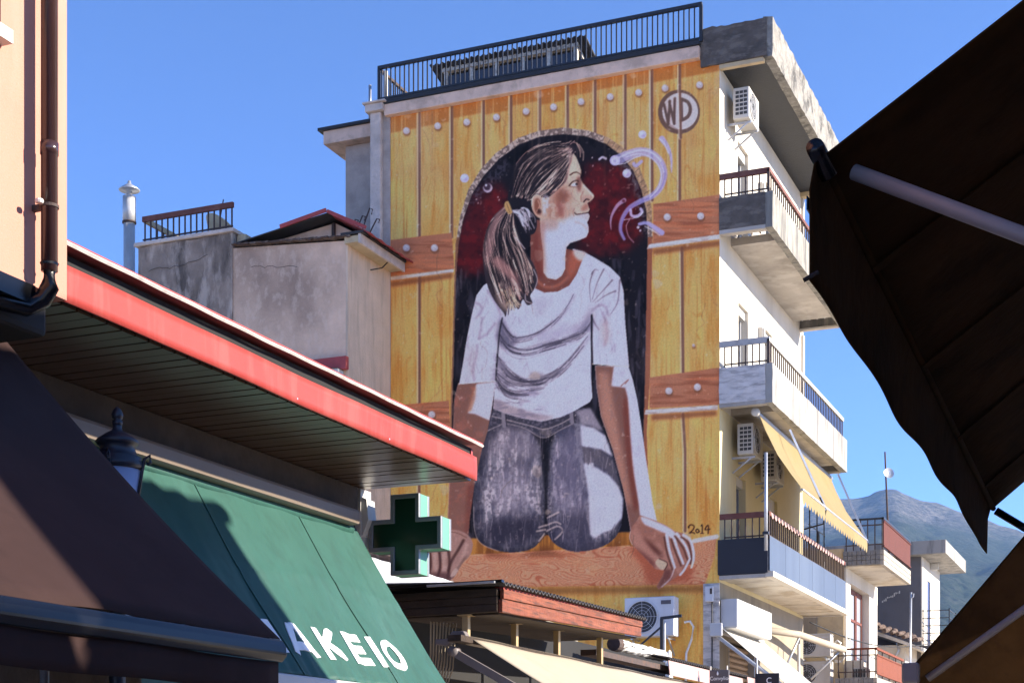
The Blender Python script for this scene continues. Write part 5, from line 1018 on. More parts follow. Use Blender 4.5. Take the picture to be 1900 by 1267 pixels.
def letter(ch, b0, b1, s0=1.235, h=.295, wd=.076):
    W_ = b1-b0; m = MB()
    def pt(u, q, lift): return gsurf(b0+u, s0+h*(1-q)-h*.0, lift)
    def stroke(p, q):
        (u0, v0), (u1, v1) = (wd/2+p[0]*(W_-wd), p[1]*h), (wd/2+q[0]*(W_-wd), q[1]*h); dx, dy = u1-u0, v1-v0; L_ = math.hypot(dx, dy); nx, ny = -dy/L_*wd/2, dx/L_*wd/2; n = 5; V = []
        for lift in (.007, .001):
            for k in range(n+1):
                f = k/n
                for sg in (1, -1):
                    y = min(max(v0+dy*f+sg*ny, 0), h); V.append(pt(u0+dx*f+sg*nx, y/h, lift))
        F = [(2*k, 2*k+1, 2*k+3, 2*k+2) for k in range(n)]; K = 2*(n+1); F += [(2*k, 2*k+2, 2*k+2+K, 2*k+K) for k in range(n)]+[(2*k+1, 2*k+1+K, 2*k+3+K, 2*k+3) for k in range(n)]
        m.add(V, F)
    if ch in ('O', 'F'):
        n = 28; V = []
        for k in range(n):
            a = 2*math.pi*k/n
            for rr, lift in ((1, .007), (1, .001), (.52, .001), (.52, .007)): V.append(pt(W_/2+W_/2*rr*math.cos(a), .5+(.5 if ch == 'O' else .38)*(rr if rr == 1 else .58)*math.sin(a), lift))
        m.add(V, [(4*k, 4*k+3, 4*((k+1) % n)+3, 4*((k+1) % n)) for k in range(n)]+[(4*k, 4*((k+1) % n), 4*((k+1) % n)+1, 4*k+1) for k in range(n)])
        if ch == 'F': stroke((.5, 0), (.5, 1))
    else:
        for p, q in LET[ch]: stroke(p, q)
    return m.build('letter', 'letter_white', t)
for ch, b0, b1 in (('F', -19.55, -19.1), ('A', -19.02, -18.62), ('R', -18.55, -18.22), ('M', -18.18, -17.74), ('A', -17.68, -17.30), ('K', -17.22, -16.88), ('E', -16.80, -16.45), ('I', -16.38, -16.27), ('O', -16.2, -15.84)): letter(ch, b0, b1)
MB().box(1.90, -19.65, 2.26, 1.98, -15.28, 2.35).build('front_bar', 'alu', t, bevel=.015); MB().grid(lambda u, v: (1.965, -15.29-u*4.36, 2.262-.22*v), 10, 2).build('valance', 'green_cloth', t)
MB().box(.92, -19.7, 3.79, 1.14, -15.45, 3.92).build('cassette', 'beige_metal', t, bevel=.03); MB().tube([(1.0, -19.7, 3.77), (1.0, -15.4, 3.77)], .05, 10).build('roller', 'green_cloth', t, True)
# pharmacy cross
t = thing('pharmacy_cross', 'dark green double sided pharmacy cross sign hanging at the roof end', 'sign', (1.335, -14.9, 3.76))
ca, cz, e, h_ = 1.335, 3.765, .345, .135
def cross(e, h_): return [(ca-h_, cz-e), (ca+h_, cz-e), (ca+h_, cz-h_), (ca+e, cz-h_), (ca+e, cz+h_), (ca+h_, cz+h_), (ca+h_, cz+e), (ca-h_, cz+e), (ca-h_, cz+h_), (ca-e, cz+h_), (ca-e, cz-h_), (ca-h_, cz-h_)]
MB().prism(cross(e, h_), -14.99, -14.86).build('casing', 'cross_side', t)
for y0, y1 in ((-15.03, -14.991), (-14.859, -14.82)):
    o_, i_ = cross(e+.004, h_+.004), cross(e-.035, h_-.035); n = 12; V = [(x, y0, z) for x, z in o_]+[(x, y0, z) for x, z in i_]+[(x, y1, z) for x, z in o_]+[(x, y1, z) for x, z in i_]
    Fq = []
    for k in range(n): k2 = (k+1) % n; Fq += [(k, k2, n+k2, n+k), (2*n+k, 3*n+k, 3*n+k2, 2*n+k2), (k, 2*n+k, 2*n+k2, k2), (n+k, n+k2, 3*n+k2, 3*n+k)]
    MB().add(V, Fq).build('frame', 'cross_frame', t, bevel=.006)
    ym = (y0+y1)/2; MB().prism(cross(e-.034, h_-.034), ym-.004, ym+.004).build('face', 'cross_green', t)
MB().tube([(.955, -14.9, 3.78), (1.0, -14.9, 3.78)], .02, 8).build('arm', 'cross_frame', t); MB().tube([(.95, -15.0, 3.99), (.99, -14.95, 3.9)], .005, 5).build('lead', 'cable', t)
# ------------------------------------------------------------------ peach house, its downpipe and the brown awning
O = thing('peach_house', 'sunlit peach coloured house front cropped by the left edge', 'house', (0, -23, 0))
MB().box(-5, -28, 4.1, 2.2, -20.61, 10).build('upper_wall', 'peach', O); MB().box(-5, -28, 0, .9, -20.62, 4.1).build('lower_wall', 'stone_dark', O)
MB().box(1.75, -28, 3.9, 2.12, -20.66, 4.095).build('underside_beam', 'dark', O, bevel=.03); MB().box(2.06, -28, 3.99, 2.24, -20.9, 4.085).build('string_course', 'black_metal', O)
MB().box(2.203, -22.4, 5.27, 2.22, -21.13, 6.6).build('window_shutter', 'brown_pipe', O); MB().box(2.203, -22.5, 5.2, 2.27, -21.1, 5.265).build('window_sill', 'white_rail', O)
t = thing('drain_pipe', 'glossy brown downpipe on the peach wall with a white wall clip', 'pipe', (2.3, -20.87, 4))
pb_ = -20.87; pa_ = 2.30
MB().tube([(pa_, pb_, 4.16), (pa_, pb_, 10)], .041, 20).build('pipe', 'brown_pipe', t, True); MB().tube([(pa_, pb_, 4.74), (pa_, pb_, 4.80)], .045, 20).build('socket', 'brown_pipe', t, True)
MB().tube([(pa_, pb_, 4.20), (pa_, pb_, 4.08), (pa_-.03, pb_-.01, 4.02), (pa_-.1, pb_-.05, 3.98), (pa_-.16, pb_-.3, 3.97), (pa_-.16, pb_-2, 3.95)], .047, 16).build('elbow', 'black_metal', t, True)
MB().tube([(pa_, pb_, 4.475), (pa_, pb_, 4.49)], .047, 20).box(2.2, pb_-.012, 4.47, 2.26, pb_+.012, 4.5).build('clip', 'rust_iron', t); MB().lathe([(.0, -.012), (.018, -.01), (.022, 0), (.018, .01), (.0, .012)], (2.30, pb_-.075, 4.485), 10).build('clip_screw', 'white_rail', t)
t = thing('brown_awning', 'large dark brown awning with a black front bar in the lower left corner', 'awning', (2.4, -22.4, 3))
BE = -20.42; q0, q1 = at(0, 613, b=BE), at(520, 1186, b=BE); sl_ = ((q0[0]-q1[0]), (q0[2]-q1[2])); bp0, bp1 = (q1[0]+sl_[0]*1.1, q1[2]+sl_[1]*1.1), (q1[0], q1[2]); ba, bz = bp1[0]-3.30, bp1[1]-2.315
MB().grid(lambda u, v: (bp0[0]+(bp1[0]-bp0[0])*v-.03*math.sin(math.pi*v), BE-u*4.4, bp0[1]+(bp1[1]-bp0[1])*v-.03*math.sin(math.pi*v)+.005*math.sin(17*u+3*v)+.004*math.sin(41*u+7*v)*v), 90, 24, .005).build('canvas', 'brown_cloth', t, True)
MB().prism([(x+ba, z+bz) for x, z in [(3.24, 2.215), (3.31, 2.20), (3.335, 2.235), (3.33, 2.28), (3.31, 2.312), (3.25, 2.32)]], -24.7, BE+.015).build('front_bar', 'black_metal', t, bevel=.012)
MB().grid(lambda u, v: (3.29+ba+.006*math.sin(30*u), BE-u*4.4, 2.203+bz-.155*v-.004*math.sin(20*u)), 40, 3, .004).build('valance', 'brown_cloth', t, True)
MB().bar((1.3, -20.5, 3.6), (3.25, -20.5, 2.27), .05, .05).build('arm', 'black_metal', t); MB().tube([(2.95, -21.7, 0), (2.95, -21.7, 2.2)], .02, 8).build('post', 'galv', t, True)
# street lantern between the two awnings
t = thing('street_lantern', 'blue black wrought iron lantern with frosted glass behind the brown awning', 'street lamp', (2.02, -19.95, 0)); lc = (2.02, -19.95, 0)
MB().lathe([(.10, 0), (.1, .3), (.05, .4), (.045, 2.85), (.07, 2.95), (.05, 3.02)], lc, 16).build('post', 'lamp_iron', t, True)
MB().lathe([(.075, 3.0), (.085, 3.03), (.13, 3.36), (.125, 3.36), (.08, 3.03), (.07, 3.0)], lc, 24).build('glass', 'lamp_glass', t, True); MB().lathe([(.0, 3.06), (.05, 3.1), (.06, 3.17), (.04, 3.24), (.0, 3.26)], lc, 14).build('globe', 'lamp_ball', t, True)
MB().lathe([(.135, 3.36), (.145, 3.375), (.148, 3.40), (.13, 3.415), (.135, 3.43), (.11, 3.44), (.095, 3.49), (.11, 3.50), (.122, 3.515), (.11, 3.53), (.06, 3.565), (.03, 3.58), (.024, 3.60), (.028, 3.61)], lc, 24).build('roof', 'lamp_iron', t, True)
MB().lathe([(.022, 3.605), (.03, 3.62), (.03, 3.635), (.018, 3.64), (.03, 3.65), (.034, 3.67), (.024, 3.695), (.008, 3.712), (.0, 3.715)], lc, 14).build('finial', 'lamp_iron', t, True)
for k in range(4):
    an = math.radians(20+90*k); cx, cy = math.cos(an), math.sin(an); MB().tube([(lc[0]+.088*cx, lc[1]+.088*cy, 3.02), (lc[0]+.142*cx, lc[1]+.142*cy, 3.36), (lc[0]+.155*cx, lc[1]+.155*cy, 3.42), (lc[0]+.185*cx, lc[1]+.185*cy, 3.44), (lc[0]+.19*cx, lc[1]+.19*cy, 3.40), (lc[0]+.17*cx, lc[1]+.17*cy, 3.39)], .010, 8).build('rib', 'lamp_iron', t, True)
# ------------------------------------------------------------------ timber shop roof and cream awning
K = thing('timber_shop', 'low shop with weathered red timber fascia and corrugated black roof before the mural', 'shop', (0, -11, 0))
MB().box(-1.2, -13.2, 0, .4, -4.5, 3.44).build('wall', 'dark', K)  # black block paints in the shaded shop interior behind the posts
z0, z1 = 3.24, 3.36
MB().prism([(-13.5, 3.235), (-9.3, 3.37), (-9.3, 3.475), (-13.5, 3.36)], 1.555, 1.60, 'a').build('fascia_board', 'wood_red', K, bevel=.006); MB().prism([(-13.5, 3.365), (-9.3, 3.48), (-9.3, 3.55), (-13.5, 3.455)], 1.575, 1.615, 'a').build('fascia_board', 'wood_red', K, bevel=.006)
MB().prism([(-13.45, 3.455), (-9.3, 3.552), (-9.3, 3.585), (-13.45, 3.49)], 1.50, 1.585, 'a').build('roof_batten', 'red_tin', K)
for z, h in ((3.24, .075), (3.318, .07), (3.391, .075)): MB().prism([(-1.4, z-.02), (1.552, z), (1.552, z+h), (-1.4, z+h-.02)], -13.52, -13.47).build('end_board', 'wood_dark', K, bevel=.006)
for k in range(5): MB().prism([(-13.46, 3.22), (-9.3, 3.35), (-9.3, 3.365), (-13.46, 3.235)], 1.54-.22*(k+1)+.004, 1.54-.22*k, 'a').build('soffit_board', 'wood_dark', K)
def kroof(u, v): return (1.66-2.9*v, -13.62+4.35*u, 3.50+.085*u+.10*v+.016*math.sin(2*math.pi*46*u))
MB().grid(kroof, 276, 2, .012).build('roof', 'tin_black', K); MB().prism([(-1.3, 3.47), (1.66, 3.50), (1.66, 3.525), (-1.3, 3.50)], -13.66, -13.60).build('verge_flashing', 'black_metal', K)
MB().prism([(.9, 3.485), (1.6, 3.49), (1.6, 3.51), (.9, 3.505)], -13.70, -13.665).build('verge_flashing', 'galv', K)
for k in range(4):
    y = (-13.45, -12.25, -11.05, -9.65)[k]; zz = 3.23+.032*(y+13.5)
    MB().box(1.17, y-.03, 3.02, 1.23, y+.03, zz).box(1.13, y-.06, zz-.012, 1.27, y+.06, zz).build('stub_post', 'brass', K)
MB().box(1.12, -13.7, 2.96, 1.26, -6.2, 3.02).build('carrier_beam', 'wood_dark', K); MB().box(.9, -9.5, 3.15, 1.1, -5.0, 3.22).build('carrier_beam', 'rust_iron', K)
for k in range(9): MB().tube([(.75+.02*k, -13.3+.03*k, 3.2), (.7+.03*k, -13.2, 2.9-.02*k), (.66+.02*k, -13.2, 2.4)], .009, 5).build('hanging_cable', 'shop_wall', K)
t = thing('cream_awning', 'wide cream awning pulled out under the timber roof', 'awning', (1.6, -10, 2.8))
cp = [(1.2, 3.03), (1.6, 2.80), (2.0, 2.56), (2.5, 2.26)]
MB().grid(lambda u, v: (along(cp, v)[0], -13.42+u*7.1, along(cp, v)[1]-.03*math.sin(math.pi*v)+.006*math.sin(21*u+4*v)), 50, 12, .005).build('canvas', 'cream_cloth', t, True)
MB().tube([(1.2, -13.4, 2.99), (1.2, -6.3, 2.99)], .045, 12).build('roller', 'cream_cloth', t, True); MB().tube([(2.5, -13.42, 2.24), (2.5, -6.3, 2.24)], .04, 10).build('front_bar', 'alu', t, True)
MB().prism([(.92, 2.95), (1.05, 2.93), (1.10, 2.99), (1.2, 2.97), (1.25, 3.02), (1.22, 3.07), (1.1, 3.07), (1.04, 3.0), (.92, 3.0)], -13.56, -13.47).build('end_bracket', 'umber_metal', t, bevel=.01); MB().tube([(1.1, -13.56, 2.88), (1.1, -13.44, 2.88)], .05, 16).build('gear', 'umber_metal', t, True); MB().bar((1.12, -13.5, 2.86), (2.45, -13.5, 2.12), .05, .075).build('arm', 'umber_metal', t)
# sloping white tin roof behind the timber shop
t = thing('white_tin_roof', 'sunlit white tin roof sloping down behind the pharmacy cross', 'roof', (-1, -10, 0))
q = [at(640, 1105, b=-12.6), at(800, 1104, b=-12.6), at(868, 1087, b=-8.8), at(640, 1017, b=-8.8)]; MB().grid(lambda u, v: Vector(q[0]).lerp(Vector(q[1]), u).lerp(Vector(q[3]).lerp(Vector(q[2]), u), v)+Vector((0, 0, .003*math.sin(2*math.pi*9*u))), 72, 3, .02).build('sheet', 'white_tin', t, True)
MB().box(-3.2, -8.7, 0, -1.0, -4.5, 4.0).build('wall', 'shop_wall', t); MB().bar(q[3], at(735, 1044, b=-8.8), .1, .12).build('ridge_tiles', 'clay', t)
# pink tin edge, foil duct, signs
t = thing('pink_tin_canopy', 'pale pink corrugated canopy edge below the mural', 'canopy', (1.2, -5, 3)); MB().grid(lambda u, v: (1.2+.02*v, -6.95+3.9*u, 3.27-.20*v-.01*math.sin(2*math.pi*2.5*v)), 30, 10, .01).build('edge_sheet', 'pink_tin', t)
def teeth(u, v): return (1.23-.5*v, -7.0+6.2*u, 3.30+.03*u+.1*v+.016*math.sin(2*math.pi*56*u))
MB().grid(teeth, 336, 1, .01).build('roof', 'tin_black', t); MB().grid(lambda u, v: (1.25+.02*v, -2.95+2.0*u, 3.30-.20*v-.01*math.sin(2*math.pi*2.5*v)), 20, 10, .01).build('edge_sheet', 'pink_tin', t); MB().box(.6, -7.0, 3.0, 1.15, -.9, 3.06).build('batten', 'wood_dark', t)
t = thing('foil_duct', 'torn foil wrapped duct end beside the timber roof', 'duct', (.9, -7.2, 3.4)); MB().grid(lambda u, v: (.9+.1*math.cos(6.283*u)+random.uniform(-.012, .012), -8.15+1.85*v, 3.39+.075*math.sin(6.283*u)+random.uniform(-.012, .012)), 16, 18).build('foil', 'foil', t); MB().tube([(.9, -8.3, 3.39), (.9, -8.1, 3.39)], .09, 14).build('collar', 'rust_iron', t)
def text(body, mat, parent, p, size, rz, name='lettering'):
    cu = bpy.data.curves.new(name, 'FONT'); cu.body = body; cu.size = size; cu.extrude = .002; cu.align_x = 'CENTER'; cu.align_y = 'CENTER'
    tmp = bpy.data.objects.new('tmp', cu); COL.objects.link(tmp); bpy.context.view_layer.update(); me = bpy.data.meshes.new_from_object(tmp.evaluated_get(bpy.context.evaluated_depsgraph_get())); bpy.data.objects.remove(tmp)
    me.materials.clear(); me.materials.append(M[mat]); o = bpy.data.objects.new(name, me); COL.objects.link(o); o.parent = parent; o.location = Vector(p)-BASE[parent.name]; o.rotation_euler = (math.pi/2, 0, rz); return o
t = thing('hanging_shop_sign', 'square grey shop sign with white script under the pink canopy', 'sign', (1.3, -5.5, 3)); sa = at(1317, 1243, b=-5.5); sb = at(1353, 1250, b=-5.5)
MB().box(sa[0], -5.52, 2.8, sb[0], -5.48, sa[2]).build('board', 'sign_grey', t, bevel=.006); text('Convylio', 'letter_white', t, ((sa[0]+sb[0])/2, -5.524, sa[2]-.12), .075, 0); MB().lathe([(.0, -.03), (.014, -.01), (.012, .01), (.0, .035)], ((sa[0]+sb[0])/2-.02, -5.526, sa[2]-.05), 10).build('emblem', 'letter_white', t); MB().tube([(sa[0]+.01, -5.5, sa[2]-.01), (sa[0]+.01, -5.5, sa[2]+.06)], .012, 6).build('hanger', 'white_rail', t); MB().tube([(sb[0]-.03, -5.5, sa[2]-.01), (sb[0]-.03, -5.5, sa[2]+.06)], .012, 6).build('hanger', 'white_rail', t)
t = thing('black_shop_sign', 'black shop sign at the foot of the white awning', 'sign', (1.6, -2.4, 3)); sa = at(1402, 1249, b=-2.4); sb = at(1446, 1250, b=-2.4); MB().box(sa[0], -2.42, 2.7, sb[0], -2.38, sa[2]).build('board', 'sign_black', t, bevel=.006); text('C', 'letter_white', t, ((sa[0]+sb[0])/2+.03, -2.424, sa[2]-.12), .13, 0); MB().tube([(sa[0]+.02, -2.4, sa[2]), (sa[0]+.02, -2.4, sa[2]+.25)], .015, 6).build('hanger', 'galv', t)
# ------------------------------------------------------------------ neighbour with brown balconies
NB = thing('neighbour_house', 'tan house with red brown screened balconies beyond the mural house', 'house', (-2, 11, 0))
MB().box(-6, 9, 0, .25, 13.1, 7.0).build('wall', 'shop_wall', NB)
def nwall(z0, z1, holes):
    y = 9.0
    m = MB()
    for b0, b1, h0, h1 in holes:
        m.box(.25, y, z0, .5, b0, z1)
        if h0 > z0: m.box(.25, b0, z0, .5, b1, h0)
        if h1 < z1: m.box(.25, b0, h1, .5, b1, z1)
        y = b1
    m.box(.25, y, z0, .5, 13.1, z1); m.build('street_wall', 'white_wall', NB)
nwall(0, 6.58, [(9.55, 11.95, 4.1, 6.28)])
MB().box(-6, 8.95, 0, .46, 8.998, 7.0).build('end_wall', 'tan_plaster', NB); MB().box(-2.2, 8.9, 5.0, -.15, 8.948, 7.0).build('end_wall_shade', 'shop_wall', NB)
for b0, b1 in ((9.57, 10.3), (10.35, 11.1), (11.15, 11.93)):
    o = MB().box(.27, b0, 4.12, .33, b0+.08, 6.26).box(.27, b1-.08, 4.12, .33, b1, 6.26).box(.27, b0+.08, 6.16, .33, b1-.08, 6.26).box(.27, b0+.08, 5.5, .33, b1-.08, 5.56).build('balcony_door', 'frame_rust', NB); box('pane', 'frame_grey', o, .285, b0+.07, 4.12, .3, b1-.07, 6.17)
MB().box(.26, 9.56, 4.1, .262, 11.94, 6.27).build('room_dark', 'dark', NB)
def nbalc(z0, zt, zr, b0, b1, screen, top_gap):
    B = MB().box(.5, b0+.06, z0, 1.28, b1, zt-.02).build('balcony', 'soffit_stained', NB)
    n = int((1.33-.45)/.105)
    for j in range(3):
        for i in range(n): MB().box(.45+i*.105, b0, z0+.02+j*(zt-z0-.02)/3, .45+i*.105+.097, b0+.055, z0+.02+(j+1)*(zt-z0-.02)/3-.01).build('tile', 'brick_tile', B)
    for j in range(3): MB().box(1.285, b0+.01, z0+.005+j*(zt-z0)/3, 1.37, b1, z0+(j+1)*(zt-z0)/3-.008).build('edge_course', 'tile_pale', B)
    MB().bar((1.35, b0, zr), (1.35, b1, zr), .05, .05).bar((.5, b0+.02, zr), (1.35, b0+.02, zr), .04, .04).build('hand_rail', 'black_iron' if top_gap < .1 else 'screen_orange', B)
    MB().bar((.5, b0+.02, zt+.12), (1.35, b0+.02, zt+.12), .025, .025).bar((.5, b0+.02, zr-.14), (1.35, b0+.02, zr-.14), .025, .025).build('bottom_bar', 'rust_iron', B)
    bmz = mesh(MB().box(-.011, -.011, 0, .011, .011, zr-zt), 'baluster', 'rust_iron')
    for k in range(6): put(bmz, 'baluster', B, (.52+k*.162, b0+.02, zt))
    for k in range(5): put(bmz, 'baluster', B, (1.33, b0+.03+k*(b1-b0-.06)/4, zt))
    MB().box(1.345, b0+.04, zt+.06, 1.365, b1-.02, zr-top_gap).build('reed_screen', screen, B)
    MB().bar((1.372, b0, zt+.08), (1.372, b1, zt+.08), .02, .03).bar((1.372, b0, zr-top_gap), (1.372, b1, zr-top_gap), .02, .03).build('screen_rail', screen, B)
    return B
nbalc(6.58, 6.93, 7.63, 8.9, 12.8, 'balcony_screen', .06)
nbalc(3.6, 3.99, 4.62, 8.0, 11.7, 'screen_orange', .14)
MB().box(.5, 9.02, 4.0, .9, 9.3, 4.45).build('planter_box', 'white_wall', NB)
t = thing('balcony_condenser', 'small condenser with barred grille on the terracotta screened balcony', 'air conditioner', (.7, 8.4, 4)); MB().box(.72, 8.5, 4.0, 1.05, 9.0, 4.24).build('body', 'ac_white', t, bevel=.01)
for k in range(5): MB().box(.75+k*.058, 8.494, 4.03, .79+k*.058, 8.498, 4.21).build('louvre', 'ac_dark', t)
t = thing('roof_mast', 'tall aerial mast with small round dish above the brown balcony', 'antenna', (.75, 13, 7)); mt = at(1642, 838, b=13); md = at(1647, 880, b=13)
MB().tube([(.82, 13, 7), mt], .03, 8, .02).build('mast', 'rust_iron', t); MB().lathe([(.0, 0), (.07, .01), (.13, .04), (.135, .05), (.07, .025), (.0, .015)], (0, 0, 0), 20).build('dish_plate', 'galv', None)
dd = [o for o in COL.objects if o.name == 'dish_plate'][0]; dd.name = 'dish'; dd.parent = t; dd.location = Vector((md[0]+.03, 12.9, md[2]))-Vector((.75, 13, 7)); dd.rotation_euler = (math.radians(80), 0, math.radians(35))
MB().tube([(.75, 13, 8.3), (.6, 13, 7.1)], .008, 5).build('guy', 'cable', t)
t = thing('steel_pipe_pole', 'thin galvanised pole standing in front of the dark grey house', 'pole', (1.25, 12.9, 4)); MB().tube([(1.26, 13.3, 3), (1.3, 13.3, 6.45)], .028, 8).build('pole', 'galv', t, True); MB().tube([(1.3, 13.3, 6.3), (1.36, 13.3, 6.33), (1.37, 13.3, 6.42)], .012, 6).build('hook', 'galv', t)
# small tiled house
TL_ = thing('tiled_house', 'small white house with an old clay tile roof below the dark grey house', 'house', (.6, 15, 0)); MB().box(-3, 14, 0, 1.05, 16.6, 5.2).build('wall', 'white_wall', TL_)
r = random.Random(9)
for j in range(4):
    for i in range(9):
        a0 = .1+i*.16-j*.05+r.uniform(-.02, .02); y0 = 13.7+j*.45+r.uniform(-.06, .06); z_ = 5.70-.52*(a0-.2)*.72+j*.03+r.uniform(-.025, .025); m = MB()
        m.tube([(a0, y0, z_), (a0+r.uniform(-.03, .03), y0+.5, z_+.06)], r.uniform(.05, .068), 8).build('roof_tile', 'clay', TL_)
MB().prism([(.0, 5.6), (1.5, 5.02), (1.5, 5.10), (.0, 5.70)], 13.75, 16.8).build('roof_board', 'soffit', TL_); MB().bar((1.52, 13.7, 5.04), (1.52, 16.8, 5.04), .08, .08).build('gutter', 'white_rail', TL_); MB().tube([(.85, 13.95, 5.25), (.9, 13.9, 5.05), (.78, 13.95, 4.85), (.8, 13.97, 4)], .035, 8).build('downpipe', 'galv', TL_, True)
# dark grey house
DG = thing('dark_grey_house', 'dark grey house with white sunlit side and flat overhanging roof', 'house', (0, 18, 0)); MB().box(-6, 16, 0, 1.15, 19.4, 7.72).build('wall', 'grey_house', DG)
def side(z0, z1): pass
MB().box(1.152, 16, 0, 1.18, 16.95, 7.72).box(1.152, 17.55, 0, 1.18, 19.4, 7.72).box(1.152, 16.95, 7.2, 1.18, 17.55, 7.72).build('side_wall', 'white_wall', DG); MB().box(1.153, 16.96, 4.6, 1.165, 17.54, 7.19).build('side_window', 'brown_pipe', DG)
MB().box(-6.4, 15.6, 7.722, 1.85, 19.9, 8.08).build('roof_slab', 'conc_white', DG, bevel=.01); MB().box(1.2, 17.5, 7.55, 1.4, 17.6, 7.72).build('eave_lamp', 'white_rail', DG)
for k in range(5): MB().bar((1.2, 15.9, 5.45+k*.2), (1.9, 15.9, 5.45+k*.2), .02, .02).bar((1.9, 15.9, 5.45+k*.2), (1.9, 18.5, 5.45+k*.2), .02, .02).build('rail_bar', 'black_iron', DG)
for p_ in ((1.22, 15.9), (1.9, 15.9), (1.9, 17.2), (1.9, 18.5)): MB().bar((p_[0], p_[1], 5.3), (p_[0], p_[1], 6.3), .025, .025).build('rail_post', 'black_iron', DG)
MB().box(1.18, 15.85, 5.2, 1.95, 18.6, 5.32).build('balcony_slab', 'conc_dark', DG)
r = random.Random(4)
for k in range(11): MB().box(.12+k*.045, 15.994, 6.55+k*.022+r.uniform(-.03, .03), .15+k*.045, 15.999, 6.60+k*.022+r.uniform(-.02, .03)).build('plaster_patch', 'white_wall', DG)
t = thing('overhead_cable', 'thin black cable sagging from the blue panelled balcony to the tiled house', 'cable', (0, 9, 5))
c0, c1 = Vector((.1, 7.0, 5.15)), Vector((1.6, 15.0, 5.3)); MB().tube([c0.lerp(c1, k/16)-Vector((0, 0, .28*math.sin(math.pi*k/16))) for k in range(17)], .013, 6).build('cable', 'cable', t, True)
# ------------------------------------------------------------------ awnings overhead on the right
t = thing('overhanging_dark_awning', 'near black brown awning hanging into the picture from the upper right', 'awning', (8, -22.3, 3))
A0, A1 = Vector((6.80, -23.94, 2.905)), Vector((6.80, -20.61, 2.715)); up = Vector((.36, 0, .25)).normalized(); up1 = Vector((.12, 0, .11)).normalized()
def can(u, v):
    p = A0.lerp(A1, u); d_ = up.lerp(up1, u); L_ = 2.6*v; q = p+d_*L_; q.z -= .05*math.sin(math.pi*v)*(1+.3*math.sin(7*u))+.008*math.sin(23*u+5*v)*v*(1-v)
    return q
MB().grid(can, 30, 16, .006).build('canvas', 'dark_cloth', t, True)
def val(u, v):
    p = A0.lerp(A1, u); h = .245-.075*u+.007*math.sin(u*24)*min(1, 8*u)-.006*math.sin(u*11)
    return p+Vector((.004-.026*min(1, v*4)-.004*math.sin(8*u)*v+.004*math.sin(31*u)*v, -.02 if u < .01 else 0, +.03-(h+.04)*v))
MB().grid(val, 80, 6, .004).build('valance', 'dark_cloth', t, True)
MB().grid(lambda u, v: val(u, v*.1+.38)+Vector((-.006, 0, 0)), 60, 1, .003).build('valance_seam', 'black_metal', t)
MB().tube([A0+Vector((-.004, -.04, .008)), A1], .011, 12).build('front_bar', 'dark_cloth', t, True); MB().tube([A0+Vector((-.004, -.05, .01)), A0+Vector((-.004, -.01, .004)), A0+Vector((.012, .02, -.03))], .0185, 16).build('bar_cap', 'black_metal', t, True)
MB().tube([Vector((6.86, -23.9, 2.885)), Vector((7.21, -23.97, 2.68)), Vector((9.5, -24.4, 1.4))], .0165, 12).build('strut', 'umber_metal', t, True); MB().tube([A1+Vector((.01, 0, -.01)), Vector((6.92, -20.6, 2.63)), Vector((9.5, -20.6, 1.1))], .016, 10).build('strut', 'black_metal', t, True)
MB().tube([val(0, .98)+Vector((-.012, 0, -.004)), val(0, .98)+Vector((.02, 0, .01))], .005, 8).build('hem_toggle', 'black_metal', t)
for k in (.18, .42, .66, .88): MB().grid(lambda u, v: can(k+u*.012, v)-Vector((0, 0, .012)), 1, 16, .003).build('seam', 'dark_cloth', t)
t = thing('lower_dark_awning', 'dark brown awning with a pale arm in the lower right corner', 'awning', (7.5, -13, 3))
B0, B1 = Vector((5.59, -14.8, 2.50)), Vector((5.59, -10.5, 2.50)); d2 = Vector((.83, 0, .99)).normalized()
MB().grid(lambda u, v: B0.lerp(B1, u)+(d2*(4.0*v) if v <= .34 else d2*1.36+Vector((4.6*(v-.34), 0, .9*(v-.34))))-Vector((0, 0, .03*math.sin(math.pi*v))), 16, 24, .006).build('canvas', 'dark_cloth', t, True)
MB().tube([(7.3, -14.7, 0), (7.3, -14.7, 3.6)], .05, 10).build('post', 'umber_metal', t, True); MB().tube([(9.2, -10.6, 0), (9.2, -10.6, 4.0)], .05, 10).build('post', 'umber_metal', t, True); MB().tube([B0+Vector((0, -.05, -.02)), B1], .045, 14).build('front_bar', 'umber_metal', t, True); MB().box(5.53, -14.9, 2.38, 5.66, -14.8, 2.54).build('bar_cap', 'umber_metal', t, bevel=.02)
MB().tube([Vector((5.71, -14.78, 2.42)), Vector((6.42, -14.8, 2.92)), Vector((6.9, -14.82, 3.25))], .03, 12).build('arm', 'umber_metal', t, True)
MB().add([tuple(B0+Vector((0, .02, -.03))), tuple(B0+d2*1.3+Vector((0, .02, -.03))), (7.4, -14.78, 2.0), (5.7, -14.78, 2.0)], [(0, 1, 2, 3)]).build('side_curtain', 'dark_cloth', t)
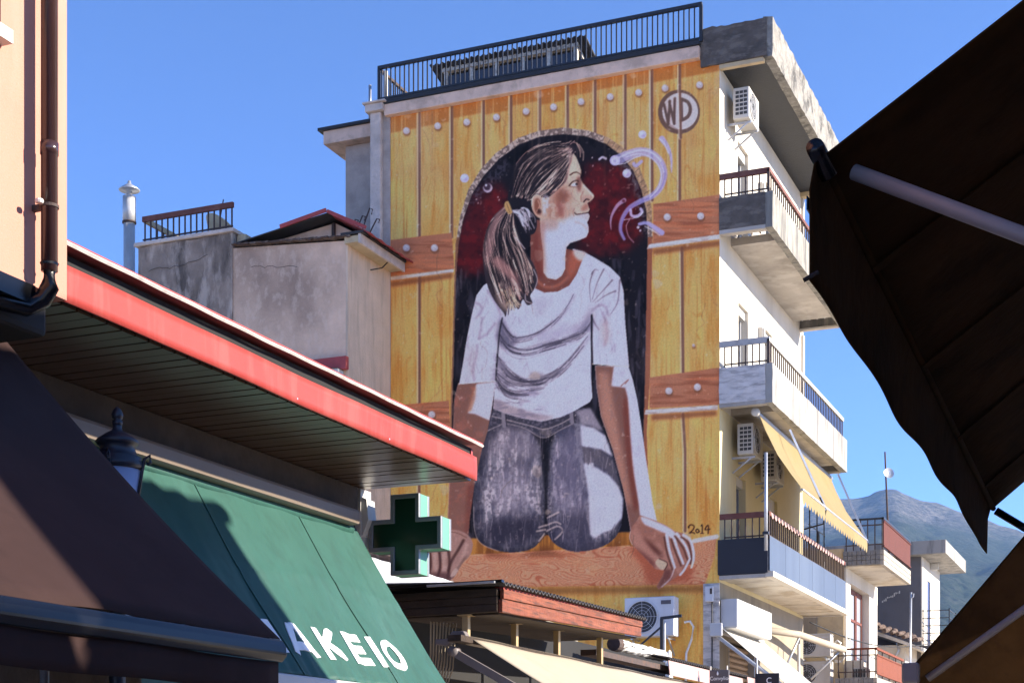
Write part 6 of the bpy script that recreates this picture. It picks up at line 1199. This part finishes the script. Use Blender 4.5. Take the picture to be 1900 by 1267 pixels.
# ------------------------------------------------------------------ houses across the street (they throw the shadow on the awnings)
R = thing('house_across_street', 'two storey house across the street to the right of the viewer', 'house', (12, -17, 0))
MB().prism([(-20.15, 0), (-15.32, 0), (-15.32, 6.94), (-18.78, 6.94), (-20.15, 4.75)], 9.6, 15, 'a').build('wall', 'white_wall', R)
r = random.Random(12)
for k in range(14): b = -15.32-k*.255; MB().tube([(9.5+r.uniform(-.05, .05), b, 6.955+r.uniform(-.05, .05)), (12, b, 7.9)], .105, 8).build('roof_tile', 'clay', R)
MB().prism([(9.55, 6.88), (12, 7.82), (12, 7.86), (9.55, 6.95)], -18.8, -15.28).build('roof_board', 'wood_dark', R); MB().prism([(9.6, 6.93), (15, 6.93), (15, 7.0), (12, 7.84)], -18.76, -15.33).build('gable', 'white_wall', R); MB().bar((9.6, -18.72, 6.95), (9.6, -20.2, 4.75), .25, .1).build('lean_to_roof', 'clay', R)
t = thing('low_shop_across_street', 'low shop across the street carrying the overhanging awning', 'shop', (12, -25, 0)); MB().box(9.3, -30, 0, 15, -20.4, 4.3).build('wall', 'white_wall', t)
for b in (-29, -26, -23): MB().box(9.26, b, 0, 9.298, b+2.2, 2.6).build('shop_window', 'glass', t)
t = thing('unseen_bounce_store', 'unseen pale roofed store added behind the timber shop to bounce light', 'building', (-5, -8, 0)); MB().box(-9.5, -14.6, 0, -1.3, -2.0, 3.5).build('wall', 'stone_dark', t); MB().box(-9.6, -14.7, 3.5, -1.25, -1.9, 3.6).build('roof', 'white_tin', t)  # unseen store, added so its pale roof bounces sun onto the mural
# ------------------------------------------------------------------ the hazy air
hz = MB().box(-5800, -2900, -1, 5800, 6900, 760).build('haze', 'dark', None); hz['kind'] = 'stuff'
hm_ = bpy.data.materials.new('haze_air'); hm_.use_nodes = True; N = hm_.node_tree.nodes; N.remove(N['Principled BSDF']); pv = N.new('ShaderNodeVolumePrincipled'); pv.inputs['Color'].default_value = (.36, .60, 1, 1); pv.inputs['Density'].default_value = HAZE; pv.inputs['Anisotropy'].default_value = .2
hm_.node_tree.links.new(pv.outputs[0], N['Material Output'].inputs['Volume']); hz.data.materials.clear(); hz.data.materials.append(hm_)
